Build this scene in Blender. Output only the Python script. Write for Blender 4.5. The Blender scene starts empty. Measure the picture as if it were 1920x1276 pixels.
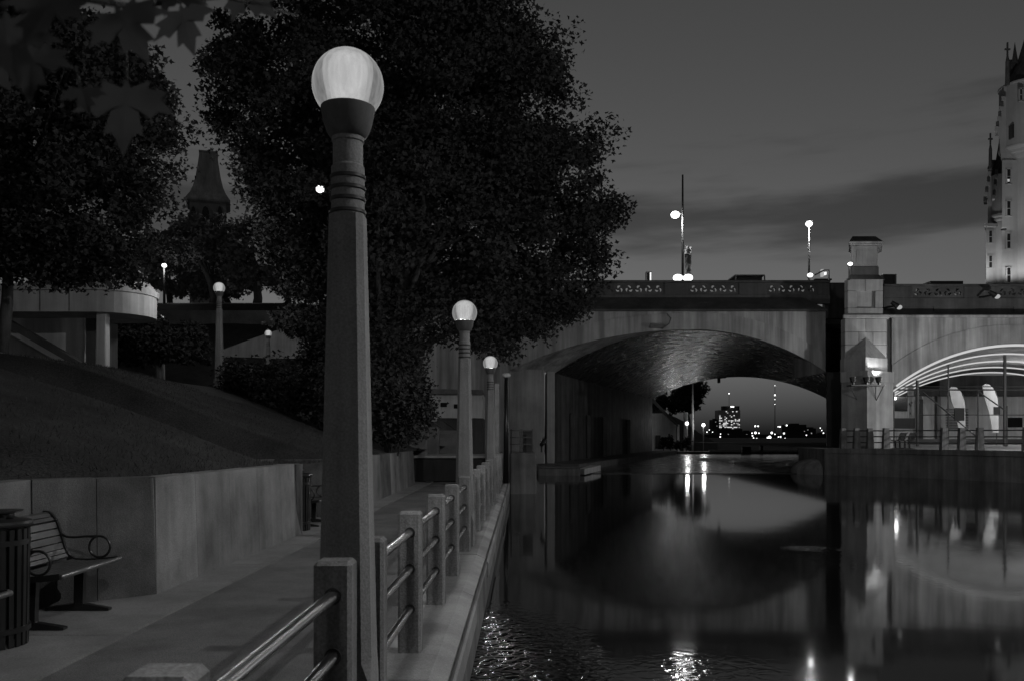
import bpy, math, random
import numpy as np
from mathutils import Vector, Matrix
R = math.radians
PI = math.pi
random.seed(7)
rng = np.random.default_rng(11)
scene = bpy.context.scene
COL = scene.collection

# ------------------------------------------------------------------ camera, sky, exposure
EYE = 1.55
cd = bpy.data.cameras.new("camera")
cam = bpy.data.objects.new("camera", cd)
COL.objects.link(cam)
cam.location = (0, 0, EYE)
cam.rotation_euler = (R(90), 0, 0)
cd.lens = 30.0
cd.sensor_width = 36.0
cd.sensor_fit = 'HORIZONTAL'
cd.shift_y = 177 / 1920
cd.clip_start = 0.05
cd.clip_end = 9000
cd.dof.use_dof = True
cd.dof.focus_distance = 14.0
cd.dof.aperture_fstop = 7.0
scene.camera = cam

world = bpy.data.worlds.new("World")
scene.world = world
world.use_nodes = True
wn, wl = world.node_tree.nodes, world.node_tree.links
wn.clear()
wo = wn.new('ShaderNodeOutputWorld')
bg = wn.new('ShaderNodeBackground')
sky = wn.new('ShaderNodeTexSky')
sky.sky_type = 'NISHITA'
sky.sun_disc = False
sky.sun_elevation = R(-2)
sky.sun_rotation = R(0)
sky.air_density = 1.0
sky.dust_density = 1.0
bw = wn.new('ShaderNodeRGBToBW')
tc = wn.new('ShaderNodeTexCoord')
sep = wn.new('ShaderNodeSeparateXYZ')
mp = wn.new('ShaderNodeMapping')
mp.inputs['Scale'].default_value = (1.6, 1.6, 11.0)
mp.inputs['Location'].default_value = (0.35, 0.0, 0.6)
cn = wn.new('ShaderNodeTexNoise')
cn.inputs['Scale'].default_value = 1.5
cn.inputs['Detail'].default_value = 5
cn.inputs['Roughness'].default_value = 0.55
cr = wn.new('ShaderNodeMapRange')
cr.inputs['From Min'].default_value = 0.46
cr.inputs['From Max'].default_value = 0.68
cr.inputs['To Min'].default_value = 1.0
cr.inputs['To Max'].default_value = 0.48
cr.interpolation_type = 'SMOOTHSTEP'
mul = wn.new('ShaderNodeMath'); mul.operation = 'MULTIPLY'
wl.new(sky.outputs[0], bw.inputs[0])
wl.new(tc.outputs['Generated'], mp.inputs[0])
wl.new(mp.outputs[0], cn.inputs['Vector'])
wl.new(bw.outputs[0], mul.inputs[0])
wl.new(cr.outputs[0], mul.inputs[1])
wl.new(tc.outputs['Generated'], sep.inputs[0])
band = wn.new('ShaderNodeMapRange'); band.interpolation_type = 'SMOOTHSTEP'
dz = wn.new('ShaderNodeMath'); dz.operation = 'SUBTRACT'; dz.inputs[1].default_value = 0.245
ab = wn.new('ShaderNodeMath'); ab.operation = 'ABSOLUTE'
band.inputs['From Min'].default_value = 0.0; band.inputs['From Max'].default_value = 0.11
band.inputs['To Min'].default_value = 0.16; band.inputs['To Max'].default_value = -0.2
addn = wn.new('ShaderNodeMath'); addn.operation = 'ADD'
wl.new(sep.outputs['Z'], dz.inputs[0]); wl.new(dz.outputs[0], ab.inputs[0]); wl.new(ab.outputs[0], band.inputs['Value'])
wl.new(cn.outputs[0], addn.inputs[0]); wl.new(band.outputs[0], addn.inputs[1]); wl.new(addn.outputs[0], cr.inputs['Value'])
low = wn.new('ShaderNodeMapRange'); low.interpolation_type = 'SMOOTHSTEP'
low.inputs['From Min'].default_value = 0.0; low.inputs['From Max'].default_value = 0.14
low.inputs['To Min'].default_value = 0.62; low.inputs['To Max'].default_value = 1.25
mul2 = wn.new('ShaderNodeMath'); mul2.operation = 'MULTIPLY'
wl.new(sep.outputs['Z'], low.inputs['Value']); wl.new(mul.outputs[0], mul2.inputs[0]); wl.new(low.outputs[0], mul2.inputs[1])
wl.new(mul2.outputs[0], bg.inputs['Color'])
wl.new(bg.outputs[0], wo.inputs[0])
bg.inputs['Strength'].default_value = 0.15

scene.view_settings.view_transform = 'Standard'
scene.view_settings.look = 'None'
scene.view_settings.gamma = 1
scene.view_settings.use_curve_mapping = False
scene.view_settings.exposure = 0.52
scene.render.engine = 'CYCLES'
scene.cycles.use_denoising = True
scene.cycles.max_bounces = 6
scene.cycles.diffuse_bounces = 3
scene.cycles.glossy_bounces = 4
scene.cycles.transparent_max_bounces = 12
scene.cycles.sample_clamp_indirect = 4.0
scene.cycles.sample_clamp_direct = 0.0
scene.cycles.caustics_reflective = False
scene.cycles.caustics_refractive = False

def P(px, py, Y):
    return Vector(((px - 960) / 1600 * Y, Y, EYE + (815 - py) / 1600 * Y))
def PX(px, Y): return (px - 960) / 1600 * Y
def PZ(py, Y): return EYE + (815 - py) / 1600 * Y

# ------------------------------------------------------------------ materials (the photograph is black and white: greys)
def newmat(name):
    m = bpy.data.materials.new(name); m.use_nodes = True
    nt = m.node_tree
    return m, nt, nt.nodes['Principled BSDF']
def grey(v): return (v, v, v, 1)
def plain(name, v, rough=0.6, metal=0.0, spec=0.5):
    m, nt, b = newmat(name)
    b.inputs['Base Color'].default_value = grey(v)
    b.inputs['Roughness'].default_value = rough
    b.inputs['Metallic'].default_value = metal
    b.inputs['Specular IOR Level'].default_value = spec
    return m
def weathered(name, v, rough=0.8, streak=0.3, blot=0.35, speck=0.15, bump=0.2, scale=1.0, metal=0.0, fine=60.0, spec=0.3):
    """grey with blotches, vertical water streaks, fine specks and relief"""
    m, nt, b = newmat(name)
    N, L = nt.nodes, nt.links
    t = N.new('ShaderNodeTexCoord')
    def noise(sc, vec_scale=(1, 1, 1), detail=4, ro=0.6):
        mpn = N.new('ShaderNodeMapping'); mpn.inputs['Scale'].default_value = vec_scale
        n = N.new('ShaderNodeTexNoise'); n.inputs['Scale'].default_value = sc
        n.inputs['Detail'].default_value = detail; n.inputs['Roughness'].default_value = ro
        L.new(t.outputs['Object'], mpn.inputs[0]); L.new(mpn.outputs[0], n.inputs['Vector'])
        return n.outputs[0]
    def rangev(s, a, bb, lo, hi):
        r = N.new('ShaderNodeMapRange'); r.inputs['From Min'].default_value = a; r.inputs['From Max'].default_value = bb
        r.inputs['To Min'].default_value = lo; r.inputs['To Max'].default_value = hi
        L.new(s, r.inputs['Value']); return r.outputs[0]
    def mult(a, bb):
        x = N.new('ShaderNodeMath'); x.operation = 'MULTIPLY'
        L.new(a, x.inputs[0]); L.new(bb, x.inputs[1]); return x.outputs[0]
    f = rangev(noise(0.9 * scale), 0.32, 0.68, 1 - blot, 1 + blot * 0.6)
    if streak:
        s1 = rangev(noise(2.6 * scale, (1, 1, 0.05), 3), 0.35, 0.68, 1 - streak, 1 + streak * 0.6)
        s2 = rangev(noise(9 * scale, (1, 1, 0.07), 2), 0.3, 0.7, 1 - streak * 0.5, 1 + streak * 0.35)
        f = mult(mult(f, s1), s2)
    sp_n = noise(fine * scale, (1, 1, 1), 2)
    f = mult(f, rangev(sp_n, 0.3, 0.7, 1 - speck, 1 + speck))
    x = N.new('ShaderNodeMath'); x.operation = 'MULTIPLY'; x.use_clamp = True
    L.new(f, x.inputs[0]); x.inputs[1].default_value = v
    L.new(x.outputs[0], b.inputs['Base Color'])
    L.new(rangev(noise(3 * scale), 0.3, 0.7, rough - 0.12, min(1, rough + 0.1)), b.inputs['Roughness'])
    b.inputs['Metallic'].default_value = metal
    b.inputs['Specular IOR Level'].default_value = spec
    if bump:
        bp = N.new('ShaderNodeBump'); bp.inputs['Strength'].default_value = bump; bp.inputs['Distance'].default_value = 0.01
        L.new(sp_n, bp.inputs['Height']); L.new(bp.outputs[0], b.inputs['Normal'])
    return m
def emit(name, s):
    m = bpy.data.materials.new(name); m.use_nodes = True
    nt = m.node_tree; nt.nodes.clear()
    o = nt.nodes.new('ShaderNodeOutputMaterial'); e = nt.nodes.new('ShaderNodeEmission')
    e.inputs['Color'].default_value = (1, 1, 1, 1); e.inputs['Strength'].default_value = s
    nt.links.new(e.outputs[0], o.inputs[0])
    return m
def globe_glass(name, glow, rim, clear, vary=1.0):
    """frosted dirty glass that glows and lets the lamp inside through"""
    m = bpy.data.materials.new(name); m.use_nodes = True
    nt = m.node_tree; N, L = nt.nodes, nt.links; N.clear()
    o = N.new('ShaderNodeOutputMaterial')
    tr = N.new('ShaderNodeBsdfTransparent')
    e = N.new('ShaderNodeEmission')
    mixs = N.new('ShaderNodeMixShader')
    t = N.new('ShaderNodeTexCoord'); mpn = N.new('ShaderNodeMapping'); mpn.inputs['Scale'].default_value = (38, 38, 5)
    n = N.new('ShaderNodeTexNoise'); n.inputs['Scale'].default_value = 1.0; n.inputs['Detail'].default_value = 5
    L.new(t.outputs['Object'], mpn.inputs[0]); L.new(mpn.outputs[0], n.inputs['Vector'])
    r = N.new('ShaderNodeMapRange'); r.inputs['From Min'].default_value = 0.35; r.inputs['From Max'].default_value = 0.7
    r.inputs['To Min'].default_value = glow * (1 - 0.3 * vary); r.inputs['To Max'].default_value = glow * (1 + 0.4 * vary)
    L.new(n.outputs[0], r.inputs['Value'])
    lw = N.new('ShaderNodeLayerWeight'); lw.inputs['Blend'].default_value = 0.28
    pw = N.new('ShaderNodeMath'); pw.operation = 'POWER'; pw.inputs[1].default_value = 3.0
    L.new(lw.outputs['Facing'], pw.inputs[0])
    ml = N.new('ShaderNodeMath'); ml.operation = 'MULTIPLY_ADD'; ml.inputs[1].default_value = rim
    L.new(pw.outputs[0], ml.inputs[0]); L.new(r.outputs[0], ml.inputs[2])
    L.new(ml.outputs[0], e.inputs['Strength'])
    mixs.inputs[0].default_value = 1 - clear
    L.new(tr.outputs[0], mixs.inputs[1]); L.new(e.outputs[0], mixs.inputs[2]); L.new(mixs.outputs[0], o.inputs[0])
    return m

M = {}
M['concrete'] = weathered('old_concrete', 0.165, 0.85, streak=0.15, blot=0.4, speck=0.2, bump=0.35, scale=1.3)
M['wall_panel_light'] = weathered('pale_wall_concrete', 0.21, 0.85, streak=0.14, blot=0.42, speck=0.2, bump=0.4, scale=1.3)
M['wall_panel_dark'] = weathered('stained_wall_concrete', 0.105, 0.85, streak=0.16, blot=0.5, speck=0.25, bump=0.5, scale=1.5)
M['post'] = weathered('rail_post_concrete', 0.26, 0.8, streak=0.25, blot=0.35, speck=0.25, bump=0.4, scale=3, fine=25)
M['pole'] = weathered('lamp_pole_concrete', 0.30, 0.8, streak=0.15, blot=0.15, speck=0.2, bump=0.25, scale=3, fine=30)
M['coping'] = weathered('coping_concrete', 0.3, 0.8, streak=0, blot=0.35, speck=0.2, bump=0.3, scale=1.5)
M['asphalt'] = weathered('asphalt', 0.135, 0.85, streak=0, blot=0.35, speck=0.4, bump=0.6, scale=1.2, fine=110)
M['paving'] = weathered('pavement_concrete', 0.2, 0.85, streak=0, blot=0.3, speck=0.2, bump=0.35, scale=1.3)
M['bridge'] = weathered('bridge_concrete', 0.34, 0.85, streak=0.42, blot=0.22, speck=0.06, bump=0.1, scale=0.55)
M['bridge_dark'] = weathered('parapet_shade_stone', 0.095, 0.85, streak=0.25, blot=0.35, speck=0.1, bump=0.1, scale=0.6)  # parapet and recess shade put into a darker stone colour
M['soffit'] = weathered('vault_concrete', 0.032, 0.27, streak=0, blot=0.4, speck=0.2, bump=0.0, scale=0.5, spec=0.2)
M['stone'] = weathered('dressed_stone', 0.36, 0.8, streak=0.2, blot=0.22, speck=0.1, bump=0.15, scale=0.9)
M['quay'] = weathered('quay_stone', 0.19, 0.85, streak=0.35, blot=0.4, speck=0.15, bump=0.2, scale=0.7)
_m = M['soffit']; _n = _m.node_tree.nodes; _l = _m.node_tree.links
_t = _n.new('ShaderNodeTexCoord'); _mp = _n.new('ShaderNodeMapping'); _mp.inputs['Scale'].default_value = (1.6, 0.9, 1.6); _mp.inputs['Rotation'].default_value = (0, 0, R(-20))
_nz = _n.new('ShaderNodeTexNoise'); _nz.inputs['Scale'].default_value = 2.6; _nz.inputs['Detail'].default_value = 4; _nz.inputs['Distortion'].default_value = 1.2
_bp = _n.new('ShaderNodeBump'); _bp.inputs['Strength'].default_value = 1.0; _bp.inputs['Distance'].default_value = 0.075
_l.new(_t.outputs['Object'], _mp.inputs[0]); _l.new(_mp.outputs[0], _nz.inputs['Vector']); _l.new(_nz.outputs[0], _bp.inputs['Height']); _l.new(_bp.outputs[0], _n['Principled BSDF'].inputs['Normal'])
M['passage'] = weathered('stained_passage_wall', 0.11, 0.7, streak=0.45, blot=0.4, speck=0.15, bump=0.2, scale=.5)
M['towpath'] = weathered('wet_towpath_concrete', 0.16, 0.6, streak=0, blot=0.4, speck=0.15, bump=0.15)
M['grass'] = weathered('lawn', 0.038, 0.95, streak=0, blot=0.45, speck=0.5, bump=0.8, scale=0.7, fine=60, spec=0.1)
M['soil'] = weathered('soil', 0.06, 0.95, streak=0, blot=0.4, speck=0.3, bump=0.3)
M['black_metal'] = plain('black_painted_metal', 0.015, 0.32, 0.0, 0.5)
M['dark_metal'] = plain('dark_painted_metal', 0.05, 0.45, 0.0, 0.5)
M['steel'] = plain('brushed_steel_pipe', 0.5, 0.27, 1.0)
M['slat'] = weathered('dark_bench_slat', 0.06, 0.45, streak=0, blot=0.3, speck=0.2, bump=0.1, scale=6, spec=0.5)
M['bark'] = weathered('bark', 0.07, 0.95, streak=0.4, blot=0.3, speck=0.3, bump=0.8, scale=5)
M['white'] = weathered('off_white_paint', 0.6, 0.7, streak=0.15, blot=0.12, speck=0.04, bump=0.05)
M['fabric'] = weathered('white_fabric', 0.5, 0.8, streak=0.1, blot=0.1, speck=0.03, bump=0.0)
M['dark_panel'] = plain('dark_sign_panel', 0.03, 0.6)
M['roof'] = weathered('copper_roof', 0.08, 0.7, streak=0.3, blot=0.2, speck=0.1, bump=0.2)
M['chateau'] = weathered('pale_limestone', 0.42, 0.85, streak=0.08, blot=0.12, speck=0.06, bump=0.05, scale=0.3)
M['ramp'] = weathered('pale_ramp_concrete', 0.48, 0.85, streak=0.2, blot=0.2, speck=0.1, bump=0.15)
M['spire_roof'] = weathered('pale_copper_roof', 0.55, 0.7, streak=0.3, blot=0.2, speck=0.1, bump=0.0, scale=.4)
M['shade_black'] = weathered('shade_black_stone', 0.03, 0.9, streak=0.2, blot=0.4, speck=0.2, bump=0.2)  # near-black colour that stands for shade
M['dark_stone'] = weathered('dark_trim_stone', 0.12, 0.85, streak=0.1, blot=0.3, speck=0.1, bump=0.1)
M['dark_glass'] = plain('dark_window_glass', 0.02, 0.08, 0.0, 0.6)
M['skyline'] = weathered('far_facade', 0.05, 0.9, streak=0.1, blot=0.2, speck=0.05, bump=0.0, scale=0.02)
M['tower_wall'] = weathered('pale_tower_facade', 0.55, 0.9, streak=0.1, blot=0.2, speck=0.0, bump=0.0, scale=0.02)
M['lamp_core'] = emit('lamp_core_light', 0.62)
M['lamp_hot'] = emit('bright_lamp_light', 3.0)
M['lamp_far'] = emit('distant_lamp_light', 2.2)
M['window_lit'] = emit('lit_window_light', 0.75)
M['window_dim'] = emit('dim_window_light', 0.28)
M['strip'] = emit('strip_light', 0.42)
M['globe'] = globe_glass('globe_glass', 0.17, 0.35, 0.5)

def leaf_material(name, v):
    m, nt, b = newmat(name)
    N, L = nt.nodes, nt.links
    g = N.new('ShaderNodeNewGeometry')
    r = N.new('ShaderNodeMapRange'); r.inputs['To Min'].default_value = v * 0.85; r.inputs['To Max'].default_value = v * 1.15
    L.new(g.outputs['Random Per Island'], r.inputs['Value'])
    L.new(r.outputs[0], b.inputs['Base Color'])
    b.inputs['Roughness'].default_value = 0.75
    b.inputs['Specular IOR Level'].default_value = 0.15
    return m
M['leaf'] = leaf_material('maple_foliage', 0.04)
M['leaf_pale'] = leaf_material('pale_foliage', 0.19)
M['bush'] = leaf_material('bush_foliage', 0.03)
M['near_leaf'] = weathered('near_leaf_surface', 0.055, 0.6, streak=0, blot=0.25, speck=0.1, bump=0.0, scale=20)
def _translucent(m, v, fac):
    nt = m.node_tree; N, L = nt.nodes, nt.links
    o = [n for n in N if n.type == 'OUTPUT_MATERIAL'][0]; b = N['Principled BSDF']
    t = N.new('ShaderNodeBsdfTranslucent'); t.inputs['Color'].default_value = grey(v)
    mx = N.new('ShaderNodeMixShader'); mx.inputs[0].default_value = fac
    L.new(b.outputs[0], mx.inputs[1]); L.new(t.outputs[0], mx.inputs[2]); L.new(mx.outputs[0], o.inputs[0])
_translucent(M['near_leaf'], 0.07, 0.35)

M['grass_blade'] = leaf_material('grass_blades', 0.045)
def water_material():
    m, nt, b = newmat('canal_water')
    N, L = nt.nodes, nt.links
    b.inputs['Base Color'].default_value = grey(0.006)
    b.inputs['IOR'].default_value = 1.48
    b.inputs['Specular IOR Level'].default_value = 0.5
    t = N.new('ShaderNodeTexCoord')
    def blob(x, y, rx, ry, amp):
        mpn = N.new('ShaderNodeMapping'); mpn.vector_type = 'POINT'
        mpn.inputs['Location'].default_value = (-x / rx, -y / ry, 0); mpn.inputs['Scale'].default_value = (1 / rx, 1 / ry, 0)
        ln = N.new('ShaderNodeVectorMath'); ln.operation = 'LENGTH'
        mr = N.new('ShaderNodeMapRange'); mr.interpolation_type = 'SMOOTHSTEP'
        mr.inputs['From Min'].default_value = 0.0; mr.inputs['From Max'].default_value = 1.0
        mr.inputs['To Min'].default_value = amp; mr.inputs['To Max'].default_value = 0
        L.new(t.outputs['Object'], mpn.inputs[0]); L.new(mpn.outputs[0], ln.inputs[0]); L.new(ln.outputs['Value'], mr.inputs['Value'])
        return mr.outputs[0]
    total = None
    for a in ((-0.2, 6.6, 1.35, 4.6, 1.1), (5.6, 15.8, 0.8, 0.5, 0.25), (1.7, 7.5, 1.0, 1.1, 0.12),
              (10.0, 12.0, 1.5, 3.0, 0.15), (0.0, 4.4, 1.4, 2.0, 1.0), (6.5, 15.0, 7, 6, 0.02)):
        s = blob(*a)
        if total is None: total = s
        else:
            ad = N.new('ShaderNodeMath'); ad.operation = 'MAXIMUM'; L.new(total, ad.inputs[0]); L.new(s, ad.inputs[1]); total = ad.outputs[0]
    n = N.new('ShaderNodeTexNoise'); n.inputs['Scale'].default_value = 9; n.inputs['Detail'].default_value = 1.6; n.inputs['Distortion'].default_value = 0.6
    L.new(t.outputs['Object'], n.inputs['Vector'])
    n2 = N.new('ShaderNodeTexNoise'); n2.inputs['Scale'].default_value = 0.8; n2.inputs['Detail'].default_value = 2
    L.new(t.outputs['Object'], n2.inputs['Vector'])
    mm = N.new('ShaderNodeMath'); mm.operation = 'MULTIPLY'; L.new(n.outputs[0], mm.inputs[0]); L.new(total, mm.inputs[1])
    b1 = N.new('ShaderNodeBump'); b1.inputs['Strength'].default_value = 1.0; b1.inputs['Distance'].default_value = 0.05
    L.new(mm.outputs[0], b1.inputs['Height'])
    b2 = N.new('ShaderNodeBump'); b2.inputs['Strength'].default_value = 0.025; b2.inputs['Distance'].default_value = 0.06
    L.new(n2.outputs[0], b2.inputs['Height']); L.new(b1.outputs[0], b2.inputs['Normal'])
    L.new(b2.outputs[0], b.inputs['Normal'])
    rr = N.new('ShaderNodeMapRange'); rr.inputs['To Min'].default_value = 0.06; rr.inputs['To Max'].default_value = 0.012
    L.new(total, rr.inputs['Value']); L.new(rr.outputs[0], b.inputs['Roughness'])
    return m
M['water'] = water_material()

# ------------------------------------------------------------------ mesh helpers
class MB:
    def __init__(s): s.v = []; s.f = []; s.mi = []; s.cur = 0
    def add(s, vs, fs):
        o = len(s.v); s.v += [tuple(x) for x in vs]
        for f in fs: s.f.append(tuple(i + o for i in f)); s.mi.append(s.cur)
        return s
    def hexa(s, p):
        return s.add(p, [(0, 3, 2, 1), (4, 5, 6, 7), (0, 1, 5, 4), (1, 2, 6, 5), (2, 3, 7, 6), (3, 0, 4, 7)])
    def box(s, a, b):
        x0, y0, z0 = a; x1, y1, z1 = b
        return s.hexa([(x0, y0, z0), (x1, y0, z0), (x1, y1, z0), (x0, y1, z0), (x0, y0, z1), (x1, y0, z1), (x1, y1, z1), (x0, y1, z1)])
    def cbox(s, a, b, c=0.012):
        """box with chamfered edges"""
        lo, hi = Vector(a), Vector(b); mid = (lo + hi) / 2; h = (hi - lo) / 2
        c = min(c, min(h) * 0.9)
        idx = {}; vs = []
        for sx in (-1, 1):
            for sy in (-1, 1):
                for sz in (-1, 1):
                    sg = (sx, sy, sz)
                    for ax in range(3):
                        p = [mid[k] + sg[k] * (h[k] - (0 if k == ax else c)) for k in range(3)]
                        idx[(sg, ax)] = len(vs); vs.append(Vector(p))
        fs = []
        for ax in range(3):
            o = [k for k in range(3) if k != ax]
            for sgn in (-1, 1):
                q = []
                for (u, w) in ((-1, -1), (1, -1), (1, 1), (-1, 1)):
                    g = [0, 0, 0]; g[ax] = sgn; g[o[0]] = u; g[o[1]] = w; q.append(idx[(tuple(g), ax)])
                fs.append(q)
        for ax in range(3):
            o = [k for k in range(3) if k != ax]
            for u in (-1, 1):
                for w in (-1, 1):
                    g0 = [0, 0, 0]; g0[o[0]] = u; g0[o[1]] = w
                    ga = list(g0); ga[ax] = -1; gb = list(g0); gb[ax] = 1
                    fs.append([idx[(tuple(ga), o[0])], idx[(tuple(gb), o[0])], idx[(tuple(gb), o[1])], idx[(tuple(ga), o[1])]])
        for sx in (-1, 1):
            for sy in (-1, 1):
                for sz in (-1, 1): fs.append([idx[((sx, sy, sz), k)] for k in range(3)])
        out = []
        for f in fs:
            n = (vs[f[1]] - vs[f[0]]).cross(vs[f[2]] - vs[f[0]])
            ct = sum((vs[i] for i in f), Vector()) / len(f) - mid
            out.append(f if n.dot(ct) > 0 else f[::-1])
        return s.add(vs, out)
    def tube(s, pts, rad, n=10, caps=True):
        pts = [Vector(p) for p in pts]
        rad = rad if isinstance(rad, (list, tuple)) else [rad] * len(pts)
        rings = []
        up = None
        for i, p in enumerate(pts):
            d = (pts[min(i + 1, len(pts) - 1)] - pts[max(i - 1, 0)]).normalized()
            if up is None:
                up = d.orthogonal().normalized()
            u = (up - d * up.dot(d))
            u = u.normalized() if u.length > 1e-6 else d.orthogonal().normalized()
            up = u; w = d.cross(u)
            rings.append([p + (u * math.cos(2 * PI * k / n) + w * math.sin(2 * PI * k / n)) * rad[i] for k in range(n)])
        vs = [q for r in rings for q in r]; fs = []
        for i in range(len(pts) - 1):
            for k in range(n):
                a = i * n + k; b = i * n + (k + 1) % n
                fs.append((a, b, b + n, a + n))
        if caps:
            fs.append(tuple(range(n))[::-1]); fs.append(tuple((len(pts) - 1) * n + k for k in range(n)))
        return s.add(vs, fs)
    def lathe(s, prof, c=(0, 0, 0), n=24, a0=0.0, rot=0.0, cap=True):
        c = Vector(c); vs = []; fs = []
        for (r, z) in prof:
            for k in range(n):
                a = rot + 2 * PI * k / n
                vs.append(c + Vector((r * math.cos(a), r * math.sin(a), z)))
        for i in range(len(prof) - 1):
            for k in range(n):
                a = i * n + k; b = i * n + (k + 1) % n
                fs.append((a, b, b + n, a + n))
        if cap:
            if prof[0][0] > 1e-5: fs.append(tuple(range(n))[::-1])
            if prof[-1][0] > 1e-5: fs.append(tuple((len(prof) - 1) * n + k for k in range(n)))
        return s.add(vs, fs)
    def sphere(s, c, r, n=16, m=10, sz=1.0):
        return s.lathe([(r * math.sin(PI * i / m), -r * sz * math.cos(PI * i / m)) for i in range(m + 1)], c, n, cap=False)
    def prism(s, poly, d):
        """polygon (list of 3-D points) extruded by vector d"""
        n = len(poly); d = Vector(d); poly = [Vector(p) for p in poly]
        return s.add(poly + [p + d for p in poly], [tuple(range(n)), tuple(range(2 * n - 1, n - 1, -1))] + [(i, (i + 1) % n, (i + 1) % n + n, i + n) for i in range(n)])
    def loft(s, A, B):
        n = len(A)
        return s.add(list(A) + list(B), [(i, i + 1, n + i + 1, n + i) for i in range(n - 1)])
    def grid(s, rows):
        o = len(rows[0]); vs = [q for r in rows for q in r]; fs = []
        for i in range(len(rows) - 1):
            for k in range(o - 1): fs.append((i * o + k, i * o + k + 1, (i + 1) * o + k + 1, (i + 1) * o + k))
        return s.add(vs, fs)
    def build(s, name, mat, parent=None, smooth=False, kind=None, angle=None):
        me = bpy.data.meshes.new(name)
        off = Vector()
        p = parent
        while p is not None: off += p.location; p = p.parent
        vs = [(a - off.x, b - off.y, c - off.z) for a, b, c in s.v] if parent is not None else s.v
        me.from_pydata(vs, [], s.f)
        for mm in (mat if isinstance(mat, (list, tuple)) else [mat]): me.materials.append(mm)
        if isinstance(mat, (list, tuple)): me.polygons.foreach_set('material_index', s.mi)
        if smooth:
            me.polygons.foreach_set('use_smooth', [True] * len(me.polygons))
            if angle: me.set_sharp_from_angle(angle=R(angle))
        me.update()
        o = bpy.data.objects.new(name, me); COL.objects.link(o)
        if parent is not None: o.parent = parent
        if kind: o['kind'] = kind
        return o

def tag(o, label, cat, group=None):
    o['label'] = label; o['category'] = cat
    if group: o['group'] = group
    return o
def thing(name, label, cat, loc=(0, 0, 0), group=None):
    o = bpy.data.objects.new(name, None); o.empty_display_size = 0.2
    COL.objects.link(o); o.location = loc
    return tag(o, label, cat, group)
def copy_tree(o, parent=None):
    c = o.copy(); COL.objects.link(c)
    if parent is not None: c.parent = parent
    for ch in list(o.children): copy_tree(ch, c)
    return c
def struct(name, mb, mat, smooth=False):
    o = mb.build(name, mat, smooth=smooth); o['kind'] = 'structure'; return o
def inst(src, name, parent, loc, rot=None):
    o = bpy.data.objects.new(name, src.data); COL.objects.link(o); o.parent = parent; o.location = loc
    if rot: o.rotation_euler = rot
    return o
def point(name, parent, loc, power, radius=0.1):
    l = bpy.data.lights.new(name, 'POINT'); l.energy = power; l.shadow_soft_size = radius
    o = bpy.data.objects.new(name, l); COL.objects.link(o); o.parent = parent; o.location = loc
    return o
def spot(name, parent, loc, target, power, size=60, blend=0.6, radius=0.1):
    l = bpy.data.lights.new(name, 'SPOT'); l.energy = power; l.shadow_soft_size = radius
    l.spot_size = R(size); l.spot_blend = blend
    o = bpy.data.objects.new(name, l); COL.objects.link(o)
    off = Vector(); p = parent
    while p is not None: off += p.location; p = p.parent
    o.parent = parent; o.location = Vector(loc) - off
    o.rotation_euler = (Vector(target) - Vector(loc)).to_track_quat('-Z', 'Y').to_euler()
    return o

# line of the railing and edges (the promenade runs along +Y, slightly towards +X)
def XR(y): return -0.885 + 0.0178 * y
def XE(y): return -0.47 + 0.0125 * y
WATER_Z = -0.55

# ------------------------------------------------------------------ ground, water, path
ROWY = [-30, 0, 3, 6, 9, 12, 15, 18, 21, 24, 27, 30]
struct('ground', MB().box((-4000, -200, -2.2), (4000, 6000, -1.6)), M['soil'])
wmb = MB().add([(-3, -40, WATER_Z), (140, -40, WATER_Z), (140, 56, WATER_Z), (-3, 56, WATER_Z)], [(0, 1, 2, 3)])
struct('water', wmb, M['water'])
mb = MB()
mb.box((-3.12 - 0.5, -30, -0.3), (-0.9, 34, -0.012))
# path follows the canal line: build as a strip
mb = MB()
rows = [[(-3.13 + 0.0178 * y, y, -0.02), (XR(y) - 0.13, y, -0.02)] for y in ROWY]
mb.grid(rows); struct('path', mb, M['asphalt'])
# concrete pavement strip along the wall, in slabs
pv = thing('pavement', 'pale concrete strip between the asphalt path and the retaining wall', 'pavement', (-3.6, 8, 0))
pv['kind'] = 'structure'
y = -8.0
while y < 27:
    y1 = y + 1.83
    MB().hexa([(-6.2, y + .006, -.12), (-3.14 + .0178 * y, y + .006, -.12), (-3.14 + .0178 * y1, y1 - .006, -.12), (-6.2, y1 - .006, -.12),
               (-6.2, y + .006, -.004), (-3.14 + .0178 * y, y + .006, -.004), (-3.14 + .0178 * y1, y1 - .006, -.004), (-6.2, y1 - .006, -.004)]).build('slab', M['paving'], pv)
    y = y1

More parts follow.
